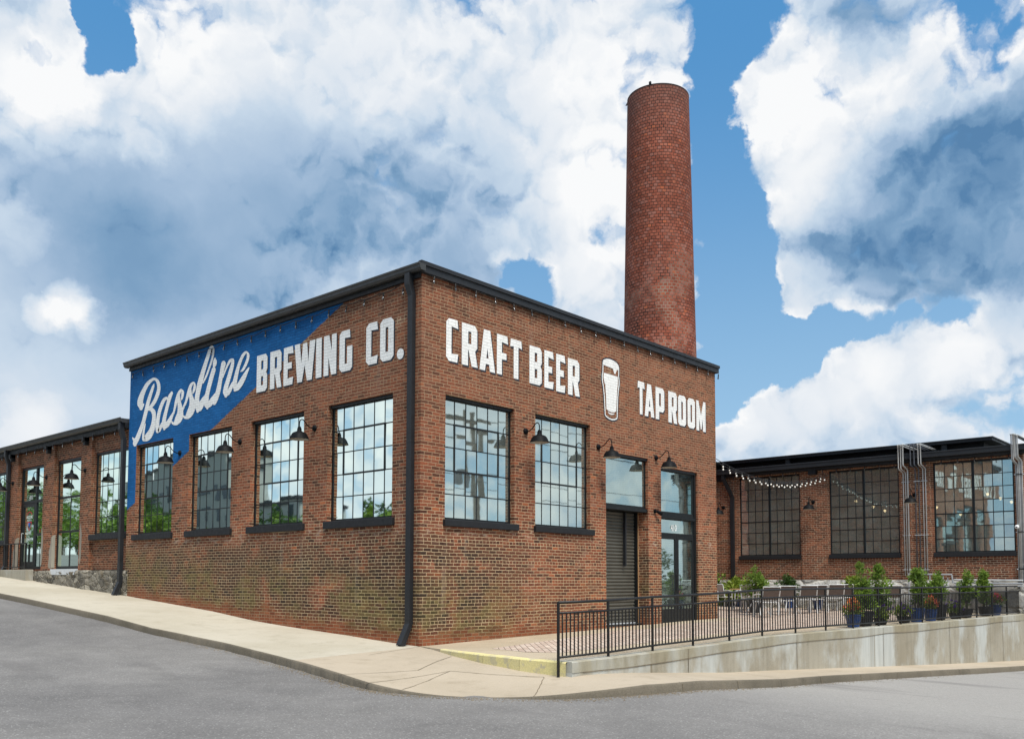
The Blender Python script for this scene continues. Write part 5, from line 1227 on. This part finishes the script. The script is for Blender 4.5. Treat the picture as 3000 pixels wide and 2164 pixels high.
for i in range(N):
    for k in range(2): a = 3*i+k; m_.f.append((a, a+3, a+4, a+1))
    for k in range(4): a = 5*i+k; c_.f.append((a, a+5, a+6, a+1))
c_.f.append((4, 3, 2, 1, 0)); m_.f.append((2, 1, 0))
m_.build('wall_body', M_rwall, rw); c_.build('wall_cap', M_cap, rw, smooth=30.0)
j_ = MB()
for k in range(60):
    x = X0+.25+k*.44; x2 = x+.44
    if x2 > 19.7: break
    def zq(x): return plaza_z(x, -5)+.016-.177-.012*math.sin(x*1.7)+.006*math.sin(x*17)
    a = zq(x); b = zq(x2)
    if zq(x) < ground(x, ry(x))-.01: continue
    j_.quad((x, ry(x)-.150, a-.007), (x2, ry(x2)-.150, b-.007), (x2, ry(x2)-.150, b+.004), (x, ry(x)-.150, a+.004))
for x in (1.95, 5.9, 9.85, 13.8, 17.75):
    j_.quad((x-.008, ry(x)-.152, ground(x, ry(x))), (x+.008, ry(x)-.152, ground(x, ry(x))), (x+.008, ry(x)-.152, plaza_z(x, -5)), (x-.008, ry(x)-.152, plaza_z(x, -5)))
j_.build('joint_crack', M_joint, rw)
rail = thing('metal_railing', 'long black metal railing with pickets on top of the concrete wall', 'railing', (-1.32, -4.46, 0))
TOPZ = [.943, .956, .996, 1.02, 1.052, 1.089, 1.102, 1.106, 1.108, 1.111, 1.112, 1.114, 1.119, 1.125, 1.130, 1.131, 1.135, 1.138]
def rtop(i): return TOPZ[i]
for i, (x, y) in enumerate(RP):
    zb = -.16 if i == 0 else plaza_z(x, -5)+.015
    p = MB(); p.box(x-.0165, x+.0165, y-.0165, y+.0165, zb, rtop(i)-.015); p.build('post', M_rail, rail, bevel=.003)
for nm, off, w in (('top_rail', 0.0, .044), ('middle_rail', -.155, .034), ('bottom_rail', -.80, .034)):
    p = MB(); p.tube([(x, y, rtop(i)+off-.012) for i, (x, y) in enumerate(RP)], w/2, 10); p.build(nm, M_rail, rail, smooth=True)
bm0 = None; far = MB(); nb = 0
for i in range(len(RP)-1):
    (xa, ya), (xb, yb) = RP[i], RP[i+1]; nbar = 12
    for k in range(1, nbar+1):
        u = k/(nbar+1); x = xa+(xb-xa)*u; y = ya+(yb-ya)*u; zt = rtop(i)+(rtop(i+1)-rtop(i))*u-.165
        if nb < 98:
            if bm0 is None:
                b = MB(); b.box(-.008, .008, -.008, .008, -.64, 0); bm0 = b.build('picket', M_rail, rail); o = bm0
            else: o = bm0.copy(); COL.objects.link(o); o.parent = rail
            o.location = Vector((x, y, zt))-Vector(rail.location)
        else: far.box(x-.008, x+.008, y-.008, y+.008, zt-.64, zt)
        nb += 1
fo = far.build('picket', M_rail, rail); fo['kind'] = 'stuff'

# ------------------------------------------------------------------ patio furniture
def chair():
    t = thing('patio_chair', 'x', 'chair', (0, 0, 0), 'sling chairs on the patio')
    m_ = MB(); m_.add([(-.25, -.22, .435), (.25, -.22, .435), (.25, .22, .45), (-.25, .22, .45), (-.25, -.22, .425), (.25, -.22, .425), (.25, .22, .44), (-.25, .22, .44)], [(0, 1, 2, 3), (7, 6, 5, 4), (0, 4, 5, 1), (1, 5, 6, 2), (2, 6, 7, 3), (3, 7, 4, 0)]); m_.build('seat', M_sling, t)
    m_ = MB(); m_.add([(-.24, -.24, .50), (.24, -.24, .50), (.24, -.35, .86), (-.24, -.35, .86), (-.24, -.255, .50), (.24, -.255, .50), (.24, -.365, .86), (-.24, -.365, .86)], [(0, 1, 2, 3), (7, 6, 5, 4), (0, 4, 5, 1), (1, 5, 6, 2), (2, 6, 7, 3), (3, 7, 4, 0)]); m_.build('backrest', M_sling, t)
    m_ = MB(); m_.tube([(-.265, -.22, .43), (-.265, -.25, .50), (-.265, -.36, .87), (.265, -.36, .87), (.265, -.25, .50), (.265, -.22, .43)], .016, 8); m_.tube([(-.265, -.22, .43), (-.265, .23, .445), (.265, .23, .445), (.265, -.22, .43), (-.265, -.22, .43)], .014, 8); m_.build('frame', M_chrome, t)
    for sx in (-1, 1):
        m_ = MB(); m_.tube([(sx*.27, .23, .63), (sx*.27, .26, 0)], .015, 8); m_.build('leg', M_chrome, t)
        m_ = MB(); m_.tube([(sx*.27, -.22, .45), (sx*.27, -.30, 0)], .015, 8); m_.build('leg', M_chrome, t)
        m_ = MB(); m_.tube([(sx*.27, -.29, .65), (sx*.27, .0, .66), (sx*.27, .24, .63)], .018, 8); m_.build('armrest', M_chrome, t)
    return t
c0 = chair(); PZ = .192; first = True
CHAIRS = [((16.4, 2.65), 2.6, 'sling chair half hidden by the corner building edge'), ((17.0, 2.05), 1.3, 'sling chair on the right of the pale wooden table'), ((12.75, -.80), 5.65, 'nearest sling chair with its back to the street'),
 ((14.3, -.60), 5.5, 'sling chair right of the nearest patio chair'), ((15.6, -.70), 5.5, 'sling chair with brown back in the middle of the patio row'), ((16.45, -.75), 5.2, 'sling chair second from the middle of the row, turned slightly'),
 ((17.85, -.65), 5.5, 'sling chair near the right end of the patio row'), ((18.6, -.70), 5.3, 'sling chair at the right end of the patio row'), ((15.4, 1.0), 2.4, 'sling chair behind the black potted shrub facing the street'), ((18.0, -2.4), 5.6, 'sling chair behind the yellow green potted bush'), ((19.3, -3.2), 5.5, 'sling chair behind the tall shrubs by the railing')]
for (x, y), rz, lab in CHAIRS:
    t = c0 if first else copy_tree(c0)
    first = False; t.location = (x, y, plaza_z(x, y)+.006); t.rotation_euler = (0, 0, rz); t['label'] = lab
def table(label, x, y, top, rz):
    PZ = plaza_z(x, y)+.006
    t = thing('patio_table', label, 'table', (x, y, PZ), 'patio tables')
    m_ = MB(); m_.lathe((x, y, PZ), [(.0, .73), (.42, .73), (.43, .72), (.42, .70), (.0, .70)], 32); m_.build('table_top', top, t, smooth=40.0)
    for k in range(4):
        a = rz+math.pi/2*k; m_ = MB(); m_.tube([(x+.12*math.cos(a), y+.12*math.sin(a), PZ+.70), (x+.16*math.cos(a), y+.16*math.sin(a), PZ+.38), (x+.36*math.cos(a), y+.36*math.sin(a), PZ)], .016, 8); m_.build('leg', M_chrome, t)
table('round patio table with pale wooden top at the left end of the patio', 16.2, 1.75, M_wood, .4)
table('round grey table between the two nearest patio chairs', 13.7, -.05, M_chrome, .7)
table('round grey table in the middle of the chair row', 16.0, .05, M_chrome, .2)
table('round grey table at the right end of the chair row', 18.3, .05, M_chrome, .5)

# ------------------------------------------------------------------ potted plants
def leaves(mb, rg, c, rad, n, size, shape='ball', narrow=.45):
    for _ in range(n):
        while True:
            p = Vector((rg.uniform(-1, 1), rg.uniform(-1, 1), rg.uniform(-1, 1)))
            if p.length <= 1 and p.length > rg.random()*.75: break
        q = Vector((c[0]+p.x*rad[0], c[1]+p.y*rad[1], c[2]+p.z*rad[2]))
        d = (Vector((p.x, p.y, p.z*.6))+Vector((rg.gauss(0, .5), rg.gauss(0, .5), rg.gauss(0, .5)+.15))).normalized()
        s = d.cross(Vector((rg.gauss(0, 1), rg.gauss(0, 1), rg.gauss(0, 1)))).normalized(); L = size*rg.uniform(.6, 1.35); W = L*narrow
        up = d.cross(s)*L*.12
        mb.add([q, q+d*L*.5+s*W*.5+up, q+d*L-up, q+d*L*.5-s*W*.5+up], [(0, 1, 2, 3)])
def pot(t, x, y, z, r, h, m):
    a = MB(); a.lathe((x, y, z), [(r*.70, 0), (r*.82, h*.35), (r*.98, h*.9), (r*1.04, h*.92), (r*1.04, h), (r*.92, h), (r*.90, h*.86)], 24); a.lathe((x, y, z), [(0.001, .002), (r*.70, .002)], 24); o = a.build('pot', m, t, smooth=35.0)
    a = MB(); a.lathe((x, y, z), [(.001, h*.87), (r*.905, h*.87)], 20); a.build('soil', M_soil, o)
def flower_pot(label, x, y, r, h, potm, fl, seed, spread=1.0, grp='flower pots along the railing', leaf=None):
    rg = random.Random(seed); z = plaza_z(x, y)+.006; t = thing('flower_pot', label, 'flower pot', (x, y, z), grp)
    pot(t, x, y, z, r, h, potm)
    a = MB()
    for k in range(9):
        an = rg.uniform(0, 6.28); rr = r*spread*rg.uniform(.2, .85); leaves(a, rg, (x+rr*math.cos(an), y+rr*math.sin(an), z+h+rg.uniform(.02, .20)), (.13, .13, .11), 60, .065, narrow=.5)
    a.build('foliage', leaf or M_leafy, t)
    for m in fl:
        f = MB()
        for k in range(22):
            an = rg.uniform(0, 6.28); rr = r*spread*rg.uniform(.1, 1.1); c = (x+rr*math.cos(an), y+rr*math.sin(an), z+h+rg.uniform(.10, .34)*(1.15-.5*rr/r/max(spread, .6)))
            leaves(f, rg, c, (.022, .022, .02), 9, .045, narrow=.8)
        f.build('flowers', m, t)
def shrub(label, x, y, r, h, potm, height, width, seed, n=900, leaf=None, size=.085, grp='potted shrubs along the railing', kind='potted_shrub', zoff=.006):
    rg = random.Random(seed); z = plaza_z(x, y)+zoff; t = thing(kind, label, 'potted shrub', (x, y, z), grp)
    pot(t, x, y, z, r, h, potm)
    s = MB(); a = MB(); tips = []
    for k in range(6):
        an = rg.uniform(0, 6.28); top = Vector((x+width*.35*math.cos(an)*rg.random(), y+width*.35*math.sin(an)*rg.random(), z+height*rg.uniform(.72, 1.0)))
        b = Vector((x+r*.3*math.cos(an), y+r*.3*math.sin(an), z+h*.85)); m = (b+top)/2+Vector((rg.uniform(-.04, .04), rg.uniform(-.04, .04), 0))
        s.tube([b, m, top], [.010, .008, .003], 5); tips.append((b, top))
    s.build('stems', M_bark, t)
    per = n//30; lean = rg.uniform(-.12, .25)
    for k in range(30):
        b, top = rg.choice(tips); u = rg.uniform(.18, 1.0); p = b.lerp(top, u); sp = width*.25*(.70+.55*math.sin((u*.9+lean)*3.1))
        p += Vector((rg.gauss(0, sp*.55), rg.gauss(0, sp*.55), 0)); leaves(a, rg, p, (sp*.62, sp*.62, .11), per, size, narrow=.42)
    for b, top in tips: leaves(a, rg, top, (.05, .05, .07), per//2, size*.9, narrow=.4)
    a.build('foliage', leaf or M_leaf, t)
flower_pot('blue glazed pot with red and yellow flowers at the left end of the railing pots', 9.30, -4.66, .185, .30, M_bluepot, [M_flred, M_florange], 1)
shrub('tall leafy shrub in a big black pot right of the red flower pot', 9.92, -4.70, .20, .36, M_blackpot, 1.42, .50, 2, 1300)
flower_pot('low black pot of purple petunias left of the first blue shrub pot', 10.70, -4.78, .17, .17, M_blackpot, [M_flpurp], 3, 1.25)
shrub('tall shrub in a blue pot just behind the first petunias', 11.15, -4.60, .17, .30, M_bluepot, 1.45, .50, 4, 1300)
flower_pot('low black pot of purple petunias between two tall shrubs', 12.05, -4.88, .17, .17, M_blackpot, [M_flpurp], 5, 1.25)
shrub('tall shrub in a dark pot right of the second petunias', 12.85, -4.93, .20, .36, M_bluepot, 1.40, .50, 6, 1300)
flower_pot('blue pot with orange and red flowers between two black pots', 13.72, -5.0, .18, .31, M_bluepot, [M_florange, M_flred], 7)
shrub('broad shrub in a big black pot right of the orange flowers', 14.35, -5.02, .22, .42, M_blackpot, 1.36, .56, 8, 1400)
flower_pot('third and rightmost low pot of purple petunias', 15.45, -5.13, .18, .17, M_blackpot, [M_flpurp], 9, 1.3)
shrub('slender shrub in a dark pot right of the rightmost petunias', 16.25, -5.18, .19, .26, M_blackpot, 1.32, .52, 10, 1300)
shrub('last tall shrub before the pink flower pot', 17.75, -5.3, .19, .28, M_blackpot, 1.40, .50, 11, 1300)
flower_pot('blue pot with pink flowers at the right end of the railing pots', 18.55, -5.38, .18, .31, M_bluepot, [M_flpink, M_flred], 12, leaf=M_leaf)
G2 = 'potted plants on the patio'
shrub('feathery palm in a blue pot by the hall downspout', 19.35, 3.6, .20, .30, M_bluepot, 1.0, 1.1, 21, 1200, M_leafy, .22, G2)
shrub('bushy shrub in a tall black pot left of the nearest chair', 14.93, .66, .20, .40, M_blackpot, 1.42, .72, 22, 1700, None, .085, G2)
shrub('dark round bush in a blue pot against the pale stone footing', 19.1, 1.45, .21, .38, M_bluepot, 1.25, .62, 23, 1300, M_leafd, .09, G2)
shrub('small plant in a blue pot behind the chair row', 19.0, .35, .19, .36, M_bluepot, .75, .45, 24, 700, M_leafd, .08, G2)
shrub('yellow green bush left of the tall railing shrubs', 18.9, -1.05, .20, .36, M_blackpot, 1.2, .75, 25, 1200, M_leafy, .15, G2)
vine = thing('climbing_plant', 'green climber on the hall wall beside the corner building edge', 'climbing plant', (19.55, 4.75, .3))
s = MB(); s.tube([(19.6, 4.8, .3), (19.55, 4.75, .9), (19.6, 4.65, 1.6)], [.012, .01, .005], 6); s.build('stem', M_bark, vine)
a = MB(); rg = random.Random(31)
for k in range(14): leaves(a, rg, (19.55+rg.gauss(0, .05), 4.72+rg.gauss(0, .14), .38+1.2*k/14), (.14, .16, .12), 40, .11, narrow=.6)
a.build('foliage', M_leaf, vine)

# ------------------------------------------------------------------ conduits, meters, pipe, camera on the hall
def conduit_bundle(label, ys, mats, bottom):
    t = thing('conduit_bundle', label, 'conduits', (19.8, ys[0], 3), 'conduit bundles on the hall')
    for k, (y, m) in enumerate(zip(ys, mats)):
        r = .0175 if k != 2 else .026; zt = 5.831 - (.034 if k > 2 else 0); zb = 5.113 - (.10 if k < 2 else 0)
        p = MB(); p.tube(spline([(21.207, y-.02, zt-.05), (19.492, y+.025, zt), (19.443, y+.025, zt-.04)], 2)+[Vector((19.443, y+.02, zb+.04))]+spline([(19.459, y+.02, zb), (19.769, y, zb-.085), (19.818, y, zb-.135)], 2)+[Vector((19.818, y, bottom))], r, 8)
        o = p.build('conduit', m, t, smooth=True)
        for zz in (4.6, 2.8, 1.65): p = MB(); p.box(19.786, 19.851, y-.05, y+.05, zz-.012, zz+.012); p.build('strap', M_pvcw, o)
conduit_bundle('bundle of seven grey conduits over the roof edge between the hall windows', [-2.344, -2.421, -2.491, -2.736, -2.85, -2.981, -3.062], [M_pvcw, M_pvcw, M_pvcw, M_pvcd, M_pvcd, M_pvcw, M_pvcw], 1.45)
conduit_bundle('bundle of grey conduits at the right edge of the hall', [-5.76, -5.805, -5.85, -5.89, -5.93], [M_pvc, M_pvcw, M_pvcw, M_pvc, M_pvcw], 1.0)
mt = thing('gas_meter_rack', 'rack of grey pipes and gas meters behind the railing shrubs', 'gas meters', (19.5, -2.9, .3))
p = MB(); p.tube([(19.55, -2.54, .28), (19.55, -2.54, 1.503), (19.55, -3.871, 1.487), (19.55, -3.912, 1.209)], .03, 8); p.build('header_pipe', M_pvc, mt)
for y in (-2.866, -3.275, -3.683):
    p = MB(); p.lathe((19.55, y, .98), [(.001, 0), (.10, .02), (.12, .13), (.10, .25), (.001, .27)], 16); o = p.build('gas_meter', M_meter, mt, smooth=40.0)
    p = MB(); p.box(19.41, 19.44, y-.06, y+.06, 1.15, 1.23); p.build('dial', M_whitebox, o)
    p = MB(); p.tube([(19.55, y+.07, 1.2), (19.55, y+.07, 1.487)], .022, 6); p.tube([(19.55, y-.07, 1.2), (19.55, y-.07, 1.38)], .022, 6); p.build('riser', M_pvc, mt)
for k, z in enumerate((1.32, 1.22, 1.14)):
    p = MB(); p.tube([(19.66-.03*k, -3.912, z), (19.66-.03*k, -5.9, z-.02)], .026, 8); p.build('pipe', M_pvc if k else M_pvcw, mt)
sc = thing('security_camera', 'small white dome security camera beside the right hall window', 'camera', (19.84, -5.757, 2.973))
p = MB(); p.tube([(19.895, -5.757, 2.973), (19.80, -5.757, 2.973)], .05, 16); p.build('base', M_whitebox, sc, smooth=40.0)
p = MB(); p.lathe((19.75, -5.757, 2.961), [(.001, .065), (.045, .05), (.068, .0), (.05, -.045), (.001, -.065)], 16); p.build('dome', M_whitebox, sc, smooth=True)
p = MB(); p.lathe((19.69, -5.757, 2.952), [(.001, .025), (.025, .0), (.001, -.025)], 10); p.build('lens', M_trimdark, sc, smooth=True)
yp = thing('gas_pipe', 'thin yellow gas pipe on the right corner of the brick building', 'pipe', (11.42, .0, .2))
p = MB(); p.tube([(11.40, .05, .17), (11.40, .05, 1.05), (11.42, .12, 1.12)], .022, 8); p.build('pipe', M_yellow, yp)

# ------------------------------------------------------------------ person at the counter inside the hall
per = thing('person', 'person with dark hair in a pale shirt sitting inside the middle hall window', 'person', (20.45, -1.854, 1.36))
px, py, pz = 20.45, -1.854, 1.22
def body():
    V = [(px, py, pz+.72), (px, py, pz+.90), (px-.02, py, pz+1.10), (px-.02, py, pz+1.25), (px-.03, py, pz+1.33), (px-.05, py, pz+1.43), (px-.06, py, pz+1.55),
         (px-.02, py+.18, pz+1.23), (px-.08, py+.24, pz+.98), (px+.18, py+.16, pz+.92), (px+.27, py+.12, pz+.93),
         (px-.02, py-.18, pz+1.23), (px-.08, py-.24, pz+.98), (px+.18, py-.16, pz+.92), (px+.27, py-.12, pz+.93),
         (px+.03, py+.10, pz+.70), (px+.42, py+.11, pz+.68), (px+.42, py+.10, pz+.26), (px+.52, py+.10, pz+.20),
         (px+.03, py-.10, pz+.70), (px+.42, py-.11, pz+.68), (px+.42, py-.10, pz+.26), (px+.52, py-.10, pz+.20)]
    E = [(0, 1), (1, 2), (2, 3), (3, 4), (4, 5), (5, 6), (3, 7), (7, 8), (8, 9), (9, 10), (3, 11), (11, 12), (12, 13), (13, 14), (0, 15), (15, 16), (16, 17), (17, 18), (0, 19), (19, 20), (20, 21), (21, 22)]
    Rr = [.15, .13, .15, .11, .055, .085, .08, .06, .045, .038, .035, .06, .045, .038, .035, .085, .07, .05, .04, .085, .07, .05, .04]
    return V, E, Rr
V, E_, Rr = body(); me = bpy.data.meshes.new('body'); me.from_pydata(V, E_, []); me.update(); ob = bpy.data.objects.new('body', me); COL.objects.link(ob)
ob.modifiers.new('skin', 'SKIN'); 
if not me.skin_vertices: me.skin_vertices.new()
for v, r in zip(me.skin_vertices[0].data, Rr): v.radius = (r, r)
me.skin_vertices[0].data[0].use_root = True; q = ob.modifiers.new('smooth', 'SUBSURF'); q.levels = 2; q.render_levels = 2; me.materials.append(M_skin); attach(ob, per)
blob('shirt', per, M_shirt, [(px, py, pz+.74), (px, py, pz+.90), (px-.02, py, pz+1.10), (px-.02, py, pz+1.24)], [.165, .15, .168, .125])
blob('hair', per, M_hair, [(px-.09, py, pz+1.38), (px-.09, py, pz+1.50), (px-.06, py, pz+1.58)], [.06, .088, .085])
stl = thing('bar_stool', 'stool under the person inside the middle hall window', 'stool', (px, py, pz))
p = MB(); p.lathe((px, py, pz), [(.001, .62), (.17, .62), (.17, .58), (.001, .58)], 20); p.build('seat', M_trimdark, stl)
for k in range(4):
    a = math.pi/4+math.pi/2*k; p = MB(); p.tube([(px+.12*math.cos(a), py+.12*math.sin(a), pz+.58), (px+.19*math.cos(a), py+.19*math.sin(a), pz)], .014, 6); p.build('leg', M_trimdark, stl)

# ------------------------------------------------------------------ across the street: what the windows mirror
pole = thing('utility_pole', 'timber utility pole with crossarms mirrored in the corner window', 'utility pole', (17.3, -15.2, -1.2))
p = MB(); p.tube([(17.3, -15.2, -1.4), (17.35, -15.2, 4), (17.2, -15.2, 8.9)], [.17, .15, .11], 10); p.build('pole', M_pole, pole)
for z, L in ((8.35, 1.2), (7.55, 1.25)):
    p = MB(); p.box(17.2-L, 17.2+L, -15.12, -15.02, z, z+.12); p.build('crossarm', M_pole, pole)
p = MB(); p.lathe((16.9, -15.35, 5.4), [(.001, 0), (.2, .02), (.2, .75), (.001, .78)], 16); p.build('transformer', M_pvcd, pole)
for k, (x, z) in enumerate(((16.1, 8.5), (16.7, 8.5), (18.2, 8.5), (16.1, 7.7), (18.3, 7.7), (17.3, 5.9), (17.3, 5.2))):
    w = tag((lambda mb: (mb.tube([(x-40+80*u, -15.1-1.2*(2*u-1), z-1.0*4*(.25-abs(u-.5)**2) + 1.0*(0 if True else 0)+ (1.0)) for u in [i/16 for i in range(17)]], .014, 4), mb.build('power_line', M_cable))[1])(MB()), 'dark overhead power line mirrored in the tap room side windows', 'power line', 'overhead lines on the pole')
def tree(label, x, y, h, r, seed, n, m, zb=None):
    rg = random.Random(seed); z = road_z(x, y)-.05 if zb is None else zb; t = thing('tree', label, 'tree', (x, y, z), 'trees across the street')
    s = MB(); s.tube([(x, y, z), (x+.05, y, z+h*.35), (x-.05, y+.05, z+h*.75)], [r*.09, r*.065, r*.03], 8)
    for k in range(5): a = rg.uniform(0, 6.28); s.tube([(x, y, z+h*.35), (x+r*.4*math.cos(a), y+r*.4*math.sin(a), z+h*.65)], [r*.04, r*.015], 6)
    s.build('trunk', M_bark, t); a = MB()
    for k in range(34):
        an = rg.uniform(0, 6.28); u = rg.uniform(.22, 1); rr = r*math.sin(min(1, u*1.05)*math.pi)**.6*rg.uniform(.2, .95); leaves(a, rg, (x+rr*math.cos(an), y+rr*math.sin(an), z+h*u*.95), (r*.33, r*.33, h*.09), n//34, .28, narrow=.6)
    a.build('crown', m, t)
for k, y in enumerate(range(14, 64, 4)): tree('leafy green tree across the left street, mirrored in the blue wall windows', -20-(k*37 % 9), y+(k*53 % 5)-2, 3.4+(k*29 % 13)/10, 2.4+(k*17 % 8)/10, 100+k, 1500, M_leaf if k % 2 else M_leafd)
for k in range(14): tree('tall dark tree far up the left street, mirrored in the low wing windows', -19-(k*31 % 11), 64+k*5.5, min(9.5, 4.2+.75*k)+(k*23 % 12)/10, 3.6, 130+k, 2200, M_leafd if k % 2 else M_leaf)
for i, (x, y, h, r) in enumerate(((38, -22, 5.5, 2.6), (44, -24, 6.8, 3.2), (50, -22, 6.2, 3.0), (57, -25, 7.2, 3.4), (24, -24, 4.2, 1.4), (66, -24, 7, 3.5), (30, -26, 3.6, 1.8))): tree('green tree across the right street, mirrored in the glass door', x, y, h, r, 200+i, 1600, M_leafd if i % 2 else M_leaf)
def block(label, x0, x1, y0, y1, h):
    zb = road_z(x1, y0)-.3; t = thing('apartment_building', label, 'building', ((x0+x1)/2, (y0+y1)/2, zb), 'blocks across the street')
    m = MB(); m.box(x0, x1, y0, y1, zb, zb+h); w = m.build('wall', M_beige, t); m = MB(); m.box(x0-.2, x1+.2, y0-.2, y1+.2, zb+h, zb+h+.35); m.build('roof', M_trim, t)
    for f in range(int(h//3)):
        y = y0+1.2
        while y < y1-1.5:
            m = MB(); m.box(x1+.01, x1+.06, y, y+1.3, zb+3*f+.9, zb+3*f+2.5); m.build('window', M_winglass, t); y += 2.9
block('tall pale apartment block mirrored in the leftmost blue wall windows', -42, -38, 70, 92, 11.2)
block('lower pale apartment block mirrored in the third window', -42, -38, 58.5, 67, 6.2)
